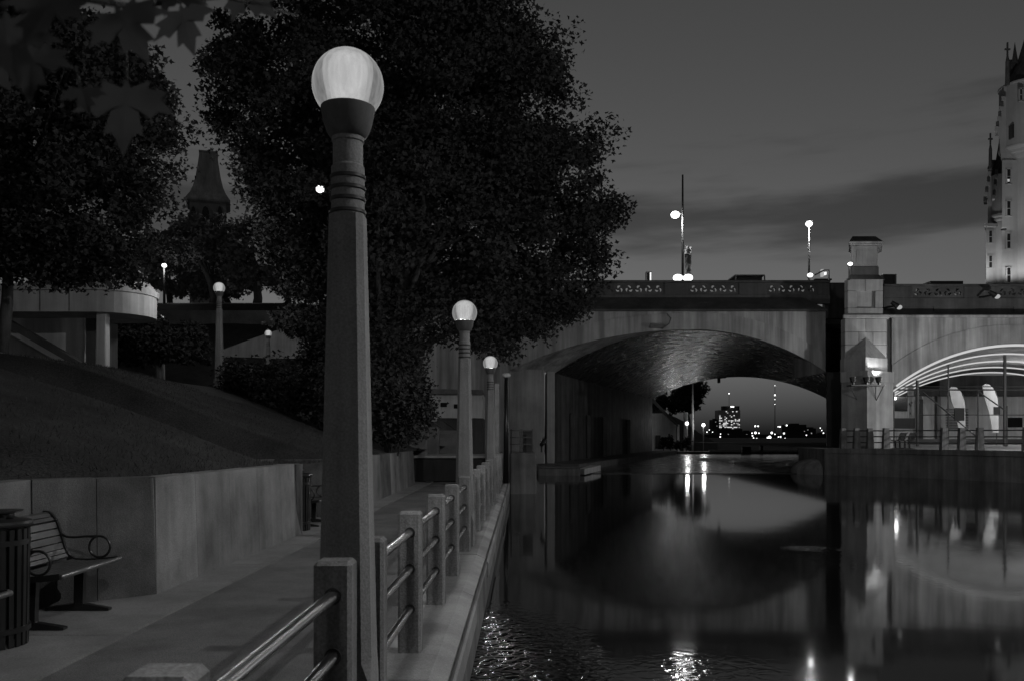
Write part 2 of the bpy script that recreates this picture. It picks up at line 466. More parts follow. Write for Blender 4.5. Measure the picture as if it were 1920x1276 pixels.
# canal wall and its coping blocks
cw = thing('canal_wall', 'concrete canal wall with a broad pale coping under the railing', 'canal wall', (-0.6, 10, -0.55))
mb = MB()
A = [(XE(yy) - 0.0, yy, -0.04) for yy in ROWY]; B = [(XE(yy) + 0.06, yy, -1.8) for yy in ROWY]
mb.loft(A, B); mb.build('wall_face', M['quay'], cw)
y = -6.0
k = 0
while y < 29:
    L_ = 2.6 if k % 2 else 3.1
    y1 = min(y + L_, 29.5)
    g = 0.008
    xi0, xi1 = XR(y) - 0.13, XR(y1) - 0.13
    e0, e1 = XE(y), XE(y1)
    jit = 0.012 * math.sin(k * 2.3)
    bm_ = MB()
    sec = lambda xi, e, yy: [(xi, yy, -0.3), (xi, yy, 0.0 + jit * .2), (e - 0.13, yy, 0.0 + jit * .2), (e - 0.02, yy, -0.05), (e + 0.015 + jit, yy, -0.12), (e + 0.015 + jit, yy, -0.3)]
    S0, S1 = sec(xi0, e0, y + g), sec(xi1, e1, y1 - g)
    bm_.add(S0 + S1, [tuple(range(6))[::-1], tuple(range(6, 12))] + [(i, (i + 1) % 6, (i + 1) % 6 + 6, i + 6) for i in range(6)])
    bm_.build('coping_stone', M['coping'], cw)
    y = y1; k += 1

# ------------------------------------------------------------------ railing
LAMPS = [-4.2, 4.19, 12.0, 20.4]
POSTS = [0.35, 1.98, 3.74, 4.56, 6.14, 7.86, 9.48, 11.42, 12.45, 13.8, 15.5, 17.2, 18.9, 19.9, 20.9, 22.6, 24.3, 26.0, 27.7]
rl = thing('canal_railing', 'concrete post railing with three steel pipes along the canal edge', 'railing', (-0.75, 8, 0))
pm = MB().cbox((-0.083, -0.075, -0.02), (0.083, 0.075, 1.005), 0.018).build('post', M['post'], rl)
mesh0 = pm.data
first = True
for yy in POSTS:
    if first: o = pm; first = False
    else:
        o = pm.copy(); COL.objects.link(o)
    o.location = Vector((XR(yy) + 0.045, yy, 0)) - rl.location + Vector((0, 0, 0.001 * (int(yy * 7) % 3)))
# the builder subtracted rl.location from the vertices: undo it in the shared mesh
for v in mesh0.vertices: v.co += rl.location
for i in range(len(POSTS) - 1):
    a, b = POSTS[i], POSTS[i + 1]
    for zz in (0.86, 0.6, 0.315):
        MB().tube([(XR(a) + 0.05, a + 0.06, zz), (XR(b) + 0.05, b - 0.06, zz)], 0.027, 14, caps=False).build('rail', M['steel'], rl, smooth=True)
        if b < 13:
            q = MB()
            n = 16
            for (r0, yo) in ((0.029, 0.0), (0.037, 0.0), (0.037, -0.01), (0.029, -0.01)):
                q.v += [(XR(b) + 0.05 + r0 * math.cos(2 * PI * t / n), b - 0.0755 + yo, zz + r0 * math.sin(2 * PI * t / n)) for t in range(n)]
            for ring in range(3):
                for t in range(n): q.f.append((ring * n + t, ring * n + (t + 1) % n, (ring + 1) * n + (t + 1) % n, (ring + 1) * n + t)); q.mi.append(0)
            q.build('collar', M['dark_metal'], rl)

# ------------------------------------------------------------------ globe lamps
GR = 0.174
def lamp_proto():
    t = thing('globe_lamp', 'tall tapered concrete lamp post with glowing glass globe', 'street lamp')
    def octo(h, c):   # square with chamfered corners
        return [(h, -h + c), (h, h - c), (h - c, h), (-h + c, h), (-h, h - c), (-h, -h + c), (-h + c, -h), (h - c, -h)]
    mb = MB()
    rings = [(0.0, 0.135, 0.004), (0.36, 0.131, 0.006), (0.46, 0.130, 0.042), (2.62, 0.083, 0.030)]
    vs = []
    for z, h, c in rings: vs += [(x, y, z) for x, y in octo(h, c)]
    fs = []
    for i in range(len(rings) - 1):
        for k in range(8): fs.append((i * 8 + k, i * 8 + (k + 1) % 8, (i + 1) * 8 + (k + 1) % 8, (i + 1) * 8 + k))
    fs.append(tuple(range(24, 32))); mb.add(vs, fs)
    mb.build('pole', M['pole'], t)
    MB().lathe([(0.081, 2.6), (0.081, 2.86), (0.073, 2.87), (0.073, 2.98), (0.079, 2.985), (0.079, 3.01), (0.07, 3.02)], n=24).build('neck', M['pole'], t, smooth=True, angle=30)
    for z in (2.64, 2.70, 2.755, 2.81):
        MB().lathe([(0.080, z - 0.011), (0.088, z - 0.007), (0.088, z + 0.007), (0.080, z + 0.011)], n=24, cap=False).build('band', M['dark_metal'], t, smooth=True, angle=40)
    cup = MB().lathe([(0.074, 3.0), (0.090, 3.012), (0.106, 3.04), (0.119, 3.08), (0.127, 3.12), (0.131, 3.143), (0.132, 3.152), (0.126, 3.154), (0.03, 3.14)], n=32).build('cup', M['cup_metal'], t, smooth=True, angle=40)
    zc = 3.265
    prof = []
    for i in range(22):
        a = R(-41) + (R(90) - R(-41)) * i / 21
        prof.append((max(0.0, GR * math.cos(a)), zc + GR * math.sin(a)))
    g = MB().lathe(prof, n=40, cap=False).build('globe', M['globe'], t, smooth=True)
    for f_ in (0.72, 1.0, 1.27):      # nested frosted sleeves round the lamp
        MB().lathe([(r_ * f_, 3.155 + (z_ - 3.155) * (0.94 + 0.06 * f_)) for r_, z_ in ((0.075, 3.155), (0.082, 3.21), (0.092, 3.27), (0.098, 3.33), (0.095, 3.37), (0.075, 3.405), (0.03, 3.422))], n=28).build('lamp_core', M['core_t'], t, smooth=True)
    return t
M['cup_metal'] = weathered('dull_cup_metal', 0.16, 0.7, streak=0.2, blot=0.3, speck=0.1, bump=0.0, scale=4)
M['core_t'] = globe_glass('lamp_core_glass', 0.58, -0.45, 0.75, 0.3)
LAB = {0: 'tall globe lamp post on the coping behind the viewpoint',
       1: 'largest concrete lamp post standing between two railing posts beside the path',
       2: 'second concrete globe lamp along the canal railing, slightly over midway to the bridge',
       3: 'third and smallest globe lamp of the row on the canal railing, near the stone pier'}
proto = lamp_proto()
LAMP_W = 255
for i, yy in enumerate(LAMPS):
    o = proto if i == 0 else copy_tree(proto)
    o.location = (XR(yy) + 0.005, yy, 0.0)
    o['label'] = LAB[i]; o['group'] = 'globe lamps along the canal railing'
    point('lamp_light', o, (0, 0, 3.29), LAMP_W * (0.6 if i == 0 else 1.0), 0.13)
hill = [(411, 540, 26.5, 'globe lamp at the crest of the lawn, brightest on the hill', 1.0), (303, 598, 37.0, 'globe lamp half sunk in the leafy shrub below the curved ramp', 0.7),
        (503, 625, 43.0, 'globe lamp in front of the pale stone ramp behind the hedge', 0.7)]
for (px, py, yy, lab, sc_) in hill:
    o = copy_tree(proto); p = P(px, py, yy)
    o.location = (p.x, yy, p.z - 3.265)
    o['label'] = lab; o['group'] = 'globe lamps on the hillside'
    point('lamp_light', o, (0, 0, 3.29), 170, 0.13)

# ------------------------------------------------------------------ retaining wall in cast panels
rw = thing('retaining_wall', 'long cast concrete retaining wall with a corner below the lawn', 'wall', (-3.5, 8, 0))
WL = [(-4.42, 1.0), (-4.40, 4.6), (-4.30, 7.66), (-3.47, 8.35), (-3.31, 13.5)]
def wall_panel(a, b, z1, mat, th=0.28, lean=0.05, name='wall_panel'):
    a = Vector((a[0], a[1], 0)); b = Vector((b[0], b[1], 0)); d = (b - a).normalized(); n = Vector((d.y, -d.x, 0))  # n points to the path
    a2 = a + d * 0.003; b2 = b - d * 0.003
    z = Vector((0, 0, 1))
    return MB().hexa([a2 - z * .2, b2 - z * .2, b2 - n * th - z * .2, a2 - n * th - z * .2,
                      a2 - n * lean + z * z1, b2 - n * lean + z * z1, b2 - n * th + z * z1, a2 - n * th + z * z1]).build(name, mat, rw)
def run(a, b, npan, z0, z1, mats, lean=0.05):
    a = Vector(a); b = Vector(b)
    for i in range(npan):
        p, q = a.lerp(b, i / npan), a.lerp(b, (i + 1) / npan)
        zz = z0 + (z1 - z0) * (i + .5) / npan
        wall_panel(p, q, zz, mats[i % len(mats)], lean=lean)
LT, DK, MD = M['wall_panel_light'], M['wall_panel_dark'], M['concrete']
run(WL[0], WL[1], 2, 1.14, 1.14, [MD, LT])
run(WL[1], (-4.297, 7.82), 2, 1.145, 1.145, [LT, MD])
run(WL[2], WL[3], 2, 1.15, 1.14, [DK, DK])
run(WL[3], WL[4], 5, 1.135, 1.10, [LT, MD, MD, MD, LT])
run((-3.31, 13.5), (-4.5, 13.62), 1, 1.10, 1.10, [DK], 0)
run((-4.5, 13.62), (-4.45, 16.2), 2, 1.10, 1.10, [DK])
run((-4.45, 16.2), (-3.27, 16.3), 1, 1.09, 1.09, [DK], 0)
run((-3.27, 16.3), (-3.06, 26.9), 7, 1.09, 1.06, [MD, LT, MD, DK, LT, MD, DK])

# ------------------------------------------------------------------ lawn slope, hillside
def wallx(y):
    if y < 7.66: return -4.42 + 0.02 * max(0, y) / 1.0 * 0.5 - 0.0
    if y < 8.35: return -4.30 + (y - 7.66) / 0.69 * 0.83
    return -3.47 + (y - 8.35) * 0.022
def sstep(a, b, x):
    t = min(1, max(0, (x - a) / (b - a))); return t * t * (3 - 2 * t)
def terrain(x, y):
    wx = wallx(min(y, 27)) - 0.2
    if 13.2 < y < 16.4: wx = -4.75
    d = max(0, wx - x)
    z = 1.06 + 0.36 * d
    cap = 3.25 + 0.012 * max(0, 30 - y)
    z = cap - max(0, cap - z) if z < cap - 0.6 else cap - 0.6 * math.exp(-(z - cap + 0.6) / 0.6)
    z += 7.2 * sstep(44, 58, y) * sstep(0, 8, -2 - x)
    z += 0.04 * math.sin(x * 1.3 + y * 0.7) * min(1, d)
    return z
mb = MB()
rows = []
ys = [0.23 * i for i in range(0, 60)] + [13.8 + 0.45 * i for i in range(0, 36)] + [30 + 2 * i for i in range(0, 24)]
for yy in ys:
    wx = wallx(min(yy, 27)) - 0.2
    if 13.2 < yy < 16.4: wx = -4.72
    if yy > 27: wx = -3.0
    r = []
    for k in range(40):
        d = (k / 39) ** 1.6 * 46
        x = wx - d
        r.append((x, yy, terrain(x, yy)))
    rows.append(r)
mb.grid(rows)
struct('lawn', mb, M['grass'], smooth=True)
# tufts of grass along the wall top and over the near slope
N = 30000
gy = rng.uniform(5.5, 22, N); gd = rng.uniform(0, 1, N) ** 1.4 * 7
vs = np.zeros((N * 3, 3)); fs = []
pts = np.array([(wallx(a) - 0.24 - b, a) for a, b in zip(gy, gd)])
gz = np.array([terrain(p[0], p[1]) for p in pts])
ang = rng.uniform(0, 2 * PI, N); h = rng.uniform(0.02, 0.065, N); w = rng.uniform(0.003, 0.007, N); lean = rng.normal(0, 0.03, (N, 2))
vs[0::3] = np.c_[pts[:, 0] + np.cos(ang) * w, pts[:, 1] + np.sin(ang) * w, gz - 0.01]
vs[1::3] = np.c_[pts[:, 0] - np.cos(ang) * w, pts[:, 1] - np.sin(ang) * w, gz - 0.01]
vs[2::3] = np.c_[pts[:, 0] + lean[:, 0], pts[:, 1] + lean[:, 1], gz + h]
def np_mesh(name, vs, tri, mat):
    me = bpy.data.meshes.new(name)
    me.vertices.add(len(vs)); me.vertices.foreach_set('co', np.asarray(vs, dtype=np.float32).ravel())
    me.loops.add(len(tri) * 3); me.loops.foreach_set('vertex_index', np.asarray(tri, dtype=np.int32).ravel())
    me.polygons.add(len(tri)); me.polygons.foreach_set('loop_start', np.arange(0, len(tri) * 3, 3, dtype=np.int32))
    me.update(calc_edges=True); me.validate()
    me.materials.append(mat)
    return me
me = np_mesh('grass', vs, np.arange(N * 3).reshape(-1, 3), M['grass_blade'])
o = bpy.data.objects.new('grass', me); COL.objects.link(o); o['kind'] = 'stuff'; o['label'] = 'short grass blades on the dark lawn slope above the wall'; o['category'] = 'grass'

# ------------------------------------------------------------------ foliage
LEAF2 = np.array([(0, 0, 0), (-.5, .36, .06), (-.2, .52, .02), (0, 1.0, -.05), (.2, .52, .02), (.5, .36, .06)], dtype=float)
LTRI = np.array([(0, 2, 1), (0, 3, 2), (0, 4, 3), (0, 5, 4)])
def leaf_cloud(name, centers, size, mat, parent, droop=0.35):
    n = len(centers)
    nrm = rng.normal(0, 1, (n, 3)); nrm[:, 2] = np.abs(nrm[:, 2]) + droop; nrm /= np.linalg.norm(nrm, axis=1)[:, None]
    tmp = rng.normal(0, 1, (n, 3)); tmp[:, 2] -= 0.4
    u = tmp - nrm * (tmp * nrm).sum(1)[:, None]; u /= np.linalg.norm(u, axis=1)[:, None]
    w = np.cross(nrm, u)
    s = size * rng.uniform(0.6, 1.35, n)
    v = centers[:, None, :] + s[:, None, None] * (LEAF2[None, :, 0, None] * w[:, None, :] + LEAF2[None, :, 1, None] * u[:, None, :] + LEAF2[None, :, 2, None] * nrm[:, None, :])
    off = Vector(); p = parent
    while p is not None: off += p.location; p = p.parent
    v = v.reshape(-1, 3) - np.array(off)
    tri = (LTRI[None] + (np.arange(n) * 6)[:, None, None]).reshape(-1, 3)
    me = np_mesh(name, v, tri, mat)
    o = bpy.data.objects.new(name, me); COL.objects.link(o); o.parent = parent
    o['kind'] = 'stuff'
    return o
def in_lobes(lobes, n, shell=0.55):
    """random points in a union of ellipsoids, favouring their outer shells"""
    vol = np.array([l[1][0] * l[1][1] * l[1][2] for l in lobes]) ** 0.8; vol /= vol.sum()
    which = rng.choice(len(lobes), n, p=vol)
    d = rng.normal(0, 1, (n, 3)); d /= np.linalg.norm(d, axis=1)[:, None]
    r = rng.uniform(shell ** 3, 1, n) ** (1 / 3)
    c = np.array([l[0] for l in lobes])[which]; ra = np.array([l[1] for l in lobes])[which]
    return c + d * r[:, None] * ra
def tree(name, label, base, lobes, nclump, per, leaf, trunk_r, mat, limbs=22, clump_r=(0.3, 0.65), shell=0.45, group=None, fork=0.4, cat='tree', gap=None):
    t = thing(name, label, cat, base, group)
    cl = in_lobes(lobes, nclump, shell)
    b = np.array(base)
    cen = np.mean([l[0] for l in lobes], axis=0)
    mbk = MB()
    top = Vector(cen) + Vector((0, 0, 0.2 * lobes[0][1][2]))
    bv = Vector(base); f = bv.lerp(top, fork); f.x = bv.x + (f.x - bv.x) * .25
    path = [bv, bv.lerp(f, 0.5) + Vector((trunk_r * .4, 0, 0)), f, f.lerp(top, 0.5) + Vector((-trunk_r * .6, 0, 0)), top]
    mbk.tube(path, [trunk_r * 1.25, trunk_r, trunk_r * 0.85, trunk_r * .5, trunk_r * 0.2], 10)
    for i in range(limbs):
        tgt = Vector(cl[rng.integers(len(cl))])
        s = f.lerp(top, rng.uniform(-0.25, 0.75))
        mid = s.lerp(tgt, 0.5) + Vector((0, 0, 0.12 * (tgt - s).length)) + Vector(rng.normal(0, 0.15, 3))
        r0 = trunk_r * rng.uniform(0.2, 0.42)
        mbk.tube([s, mid, tgt], [r0, r0 * 0.6, r0 * 0.16], 6, caps=False)
    mbk.build('trunk', M['bark'], t, smooth=True)
    pts = []
    for c in cl:
        rr = rng.uniform(*clump_r); k = int(per * rng.uniform(0.6, 1.4))
        d = rng.normal(0, 1, (k, 3)); d /= np.linalg.norm(d, axis=1)[:, None] + 1e-9
        d *= (rng.uniform(0, 1, k) ** (1 / 1.5))[:, None] * rr * 1.15
        d[:, 2] *= 0.65
        pts.append(c + d)
    pts = np.concatenate(pts)
    if gap:      # an opening in the leaves
        a_ = np.array((0, 0, EYE)); d_ = np.array(gap[0]) - a_; d_ /= np.linalg.norm(d_)
        rel = pts - a_; dist = np.linalg.norm(rel - (rel @ d_)[:, None] * d_, axis=1)
        pts = pts[(dist > gap[1] * rng.uniform(0.75, 1.3, len(pts)))]
    leaf_cloud('crown', pts, leaf, mat, t)
    return t
def lob(px, py, rx, ry, Y, ryd=None, dy=0):
    k = Y / 1600
    p = P(px, py, Y)
    return ((p.x, Y + dy, p.z), (rx * k, (ryd if ryd is not None else (rx + ry) / 2 * k), ry * k))

Y1 = 27.5
T1 = [lob(720, 130, 300, 215, Y1), lob(560, 190, 165, 190, Y1), lob(880, 230, 215, 190, Y1), lob(800, 420, 310, 175, Y1), lob(620, 430, 130, 150, Y1),
      lob(1015, 440, 125, 120, Y1), lob(1045, 345, 112, 125, Y1), lob(930, 555, 160, 72, Y1), lob(730, 550, 160, 95, Y1), lob(860, 60, 150, 130, Y1), lob(1050, 555, 70, 48, Y1), lob(1000, 595, 72, 46, Y1), lob(920, 615, 80, 50, Y1),
      lob(492, 335, 66, 80, Y1), lob(428, 222, 58, 62, Y1), lob(430, 130, 40, 80, Y1), lob(1088, 250, 42, 46, Y1), lob(1122, 385, 36, 42, Y1), lob(1048, 105, 32, 42, Y1), lob(1112, 520, 34, 26, Y1), lob(720, 640, 110, 65, Y1), lob(610, 590, 95, 75, Y1)]
tree('maple_tree', 'huge dark maple crown filling the middle of the sky behind the nearest lamp', (P(730, 800, Y1).x, Y1, 1.6), T1, 760, 300, 0.15, 0.36, M['leaf'], limbs=34, clump_r=(0.4, 1.05), shell=0.35, gap=(tuple(P(600, 355, 62)), 0.21))
Y2 = 17.0
T2 = [lob(40, 180, 255, 200, Y2), lob(185, 180, 105, 110, Y2), lob(236, 250, 86, 125, Y2), lob(120, 400, 165, 115, Y2), lob(258, 375, 55, 65, Y2), lob(60, 470, 150, 50, Y2),
      lob(-140, 330, 220, 210, Y2), lob(190, 480, 85, 45, Y2)]
tree('shade_tree', 'dark leafy tree cut by the left edge of the photo above the curved ramp', (P(2, 660, Y2).x, Y2, 3.2), T2, 520, 270, 0.105, 0.11, M['leaf'], limbs=24, clump_r=(0.3, 0.6), shell=0.4, fork=0.5)
Y3 = 60.0
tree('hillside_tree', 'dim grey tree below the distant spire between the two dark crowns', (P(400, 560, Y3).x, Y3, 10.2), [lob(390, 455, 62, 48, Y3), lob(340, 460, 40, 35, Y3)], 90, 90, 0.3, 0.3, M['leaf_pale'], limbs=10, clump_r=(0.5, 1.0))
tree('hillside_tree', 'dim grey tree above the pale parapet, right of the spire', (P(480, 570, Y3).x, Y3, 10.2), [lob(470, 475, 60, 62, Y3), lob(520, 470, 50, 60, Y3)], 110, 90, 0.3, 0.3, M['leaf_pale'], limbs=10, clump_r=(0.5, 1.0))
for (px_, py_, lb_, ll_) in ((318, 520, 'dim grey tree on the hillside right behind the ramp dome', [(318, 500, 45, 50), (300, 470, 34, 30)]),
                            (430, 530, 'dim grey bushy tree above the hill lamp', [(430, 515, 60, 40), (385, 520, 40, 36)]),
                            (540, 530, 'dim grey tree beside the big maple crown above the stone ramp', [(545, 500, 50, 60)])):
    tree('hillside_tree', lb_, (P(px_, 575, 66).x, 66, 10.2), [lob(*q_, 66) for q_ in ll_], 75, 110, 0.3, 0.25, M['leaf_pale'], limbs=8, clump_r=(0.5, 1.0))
Y4 = 30.0
tree('small_tree', 'low round small tree on the lawn crest left of the hill lamp', (P(297, 705, Y4).x, Y4, 3.1), [lob(300, 640, 85, 38, Y4), lob(245, 648, 42, 28, Y4), lob(362, 655, 36, 30, Y4), lob(270, 606, 30, 20, Y4)], 150, 90, 0.15, 0.14, M['bush'], limbs=14, clump_r=(0.22, 0.45))
BUSH = [(462, 712, 58, 40, 25, 'clipped dark bush right of the lamp on the lawn crest'), (545, 722, 75, 52, 24, 'dark bush behind the lawn, left of the nearest pole'),
        (612, 655, 48, 52, 27, 'taller twiggy bush against the pale stone ramp'), (650, 740, 70, 75, 23, 'dark bush directly behind the nearest lamp pole'),
        (730, 760, 70, 70, 23.5, 'dark bush above the far retaining wall'), (765, 730, 38, 80, 33, 'dark bush left of the white hut'), (690, 660, 90, 55, 25, 'broad dark bush under the big maple crown')]
for i, (px, py, rx, ry, yy, lab) in enumerate(BUSH):
    p = P(px, py + ry, yy)
    k = yy / 1600
    t = thing('bush', lab, 'bush', (p.x, yy, terrain(p.x, yy) if p.x < -3.3 else 0.0), 'bushes below the maple')
    l = [lob(px, py, rx, ry, yy), lob(px + rx * .4, py + ry * .3, rx * .7, ry * .7, yy), lob(px - rx * .4, py + ry * .35, rx * .7, ry * .65, yy)]
    cl = in_lobes(l, 70, 0.3); pts = []
    for c in cl:
        d = rng.normal(0, 0.16, (70, 3)); pts.append(c + d)
    leaf_cloud('foliage', np.concatenate(pts), 0.12, M['bush'], t)
    s = MB()
    for q in range(7):
        c = Vector(cl[rng.integers(len(cl))]); s.tube([t.location + Vector((rng.normal(0, .1), 0, -0.1)), t.location.lerp(c, .55) + Vector((0, 0, .1)), c], [0.03, 0.02, 0.006], 5, caps=False)
    s.build('stems', M['bark'], t)

# ------------------------------------------------------------------ near maple leaves (out of focus)
MAPLE = [(0, -.02), (.05, .12), (.30, .02), (.27, .14), (.52, .20), (.44, .30), (.62, .52), (.40, .47), (.33, .56), (.16, .42), (.24, .78), (.13, .74), (0, 1.05)]
MAPLE = MAPLE + [(-x, y) for x, y in MAPLE[-2:0:-1]]
br = thing('maple_branch', 'blurred maple branch with large lobed leaves hanging close to the camera', 'branch', (-0.62, 1.05, 2.15))
def near_leaf(px, py, Y, size, ang, tilt, yaw):
    """a maple leaf whose stalk end sits at (px,py), pointing along ang (0 = up) in the picture plane, then tilted"""
    p = P(px, py, Y)
    mt = Matrix.Translation(p) @ Matrix.Rotation(yaw, 4, 'Z') @ Matrix.Rotation(ang, 4, 'Y') @ Matrix.Rotation(R(90) + tilt, 4, 'X')
    v = []; 
    for x, y in MAPLE:
        v.append(mt @ Vector((x * size, y * size, 0.10 * size * abs(x) - 0.07 * size * y * y)))
    c = mt @ Vector((0, 0.36 * size, 0.0))
    n = len(v)
    m = MB(); m.add(v + [c], [(n, i, (i + 1) % n) for i in range(n)])
    m.build('leaf', M['near_leaf'], br)
    q = mt @ Vector((0, -0.45 * size, 0.12 * size))
    m = MB().tube([p, (p + q) / 2 + Vector((0, 0, 0.004)), q], 0.0014, 6)
    m.build('stalk', M['bark'], br)
for a in [(238, 150, 1.05, 0.098, R(179), 0.25, 0.1), (338, 8, 1.15, 0.080, R(160), 0.2, -0.2), (58, 78, 0.85, 0.070, R(176), 0.35, 0.2), (150, 160, 0.95, 0.042, R(165), 0.5, 0.4),
          (120, -20, 0.8, 0.075, R(195), 0.5, -0.2), (215, 10, 0.95, 0.080, R(150), 0.3, 0.2), (10, 20, 0.8, 0.075, R(170), 0.2, 0.3), (300, -40, 1.1, 0.07, R(120), 0.2, 0.1),
          (440, -30, 1.25, 0.08, R(130), 0.2, 0.1), (-15, 100, 0.9, 0.07, R(200), 0.3, 0.0)]:
    near_leaf(*a)
MB().tube([P(-150, -60, 0.9), P(60, -20, 0.95), P(240, 12, 1.05), P(420, -6, 1.2), P(560, 30, 1.35)], [0.006, 0.005, 0.004, 0.003, 0.0015], 8).build('twig', M['bark'], br, smooth=True)

# ------------------------------------------------------------------ bench and bin
def bench_proto(name, label):
    """slatted bench: seat runs along local Y, faces +X, origin on the ground under the middle of the front edge"""
    t = thing(name, label, 'bench')
    Lh = 0.5
    def curve(u):   # side profile of seat and back: u 0..1 front to top
        pts = [(0.0, 0.44), (-0.12, 0.425), (-0.27, 0.415), (-0.40, 0.42), (-0.46, 0.46), (-0.50, 0.54), (-0.535, 0.66), (-0.575, 0.78), (-0.63, 0.845), (-0.68, 0.85)]
        f = u * (len(pts) - 1); i = min(int(f), len(pts) - 2); g = f - i
        return Vector((pts[i][0] + (pts[i + 1][0] - pts[i][0]) * g, 0, pts[i][1] + (pts[i + 1][1] - pts[i][1]) * g))
    def slat(u0, u1, proud):
        a, b = curve(u0), curve(u1); d = (b - a).normalized(); n = Vector((-d.z, 0, d.x))
        if n.z < 0 and u0 < 0.4: n = -n
        if u0 >= 0.4 and n.x < 0: n = -n
        q = [a + n * proud, b + n * proud, b - n * 0.02, a - n * 0.02]
        MB().hexa([(v.x, -Lh + .02, v.z) for v in q] + [(v.x, Lh - .02, v.z) for v in q]).build('slat', M['slat'], t)
    for i in range(7): slat(0.04 + i * 0.046, 0.04 + i * 0.046 + 0.036, 0.012)
    for i in range(9): slat(0.43 + i * 0.058, 0.43 + i * 0.058 + 0.047, 0.012)
    MB().tube([(0.012, -Lh, 0.438), (0.012, Lh, 0.438)], 0.021, 12).build('front_rail', M['steel_dark'], t, smooth=True)
    for sy in (-Lh, Lh):
        pts = [curve(i / 30) for i in range(31)]
        m = MB()
        for i in range(30):
            a, b = pts[i], pts[i + 1]; d = (b - a).normalized(); n = Vector((-d.z, 0, d.x)) * 0.024
            m.hexa([(a.x - n.x, sy - .014, a.z - n.z), (b.x - n.x, sy - .014, b.z - n.z), (b.x + n.x, sy - .014, b.z + n.z), (a.x + n.x, sy - .014, a.z + n.z),
                    (a.x - n.x, sy + .014, a.z - n.z), (b.x - n.x, sy + .014, b.z - n.z), (b.x + n.x, sy + .014, b.z + n.z), (a.x + n.x, sy + .014, a.z + n.z)])
        m.build('side_frame', M['black_metal'], t)
        cx, cz, rr = -0.17, 0.545, 0.095
        arm = [(-0.52, sy, 0.66), (-0.47, sy, 0.635), (-0.40, sy, 0.63), (-0.30, sy, 0.638)]
        arm += [(cx + rr * math.cos(a), sy, cz + rr * math.sin(a)) for a in [R(100 - 18 * k) for k in range(21)]]
        MB().tube(arm, 0.011, 8).build('arm_ring', M['black_metal'], t, smooth=True)
    for sy in (-Lh + 0.12, Lh - 0.12):
        m = MB()
        m.hexa([(-0.33, sy - .03, 0.05), (-0.25, sy - .03, 0.05), (-0.25, sy + .03, 0.05), (-0.33, sy + .03, 0.05), (-0.325, sy - .025, 0.41), (-0.24, sy - .025, 0.41), (-0.24, sy + .025, 0.41), (-0.325, sy + .025, 0.41)])
        m.build('leg', M['black_metal'], t)
        m = MB()
        for (x0, z0, x1, z1) in ((-0.58, 0.025, -0.33, 0.06), (-0.25, 0.06, -0.02, 0.02)):
            m.hexa([(x0, sy - .035, 0), (x1, sy - .035, 0), (x1, sy + .035, 0), (x0, sy + .035, 0), (x0, sy - .03, z0), (x1, sy - .03, z1), (x1, sy + .03, z1), (x0, sy + .03, z0)])
        m.box((-0.33, sy - .035, 0), (-0.25, sy + .035, 0.06))
        m.build('foot', M['black_metal'], t)
    return t
M['steel_dark'] = plain('worn_dark_rail', 0.18, 0.35, 0.6)
bench = bench_proto('bench', 'black slatted bench with ring arms beside the wall corner')
bench.location = (-3.55, 7.2, 0); bench['group'] = 'slatted benches by the retaining wall'
b2 = copy_tree(bench); b2.location = (-3.55, 5.52, 0); b2['label'] = 'bench at the left picture edge, only its seat tip showing before the bin'
b3 = copy_tree(bench); b3.location = (-3.26, 14.9, 0); b3['label'] = 'bench standing in the wall recess behind the nearest lamp pole'
def bin_proto(name, label):
    t = thing(name, label, 'litter bin')
    MB().lathe([(0.215, 0.05), (0.225, 0.06), (0.225, 0.84), (0.215, 0.85)], n=28).build('liner', M['black_metal'], t, smooth=True, angle=40)
    for k in range(26):
        a = 2 * PI * k / 26
        c, s_ = math.cos(a), math.sin(a)
        q = []
        for z, r in ((0.0, 0.238), (0.86, 0.25)):
            for (dr, dt) in ((-.006, -.02), (.008, -.018), (.008, .018), (-.006, .02)):
                rr = r + dr; q.append((c * rr - s_ * dt, s_ * rr + c * dt, z))
        MB().hexa(q).build('slat', M['black_metal'], t)
    for z in (0.1, 0.74):
        MB().lathe([(0.249, z), (0.262, z + .003), (0.262, z + .04), (0.249, z + .043)], n=28, cap=False).build('hoop', M['black_metal'], t, smooth=True, angle=40)
    MB().lathe([(0.15, 0.885), (0.262, 0.872), (0.278, 0.885), (0.28, 0.9), (0.268, 0.918), (0.19, 0.935), (0.15, 0.93), (0.14, 0.9)], n=32, cap=False).build('lid', M['black_metal'], t, smooth=True, angle=35)
    MB().lathe([(0.13, 0.85), (0.13, 0.955), (0.19, 0.965), (0.19, 0.975), (0.0, 0.985)], (-0.09, 0.2, 0), n=24).build('ashtray', M['black_metal'], t, smooth=True, angle=35)
    return t
bn = bin_proto('litter_bin', 'round black slatted bin at the left picture edge beside the bench')
bn.location = (-3.86, 6.32, 0); bn['group'] = 'round black bins'
bn2 = copy_tree(bn); bn2.location = (-3.56, 14.0, 0); bn2['label'] = 'round black bin in the wall recess behind the nearest lamp pole'

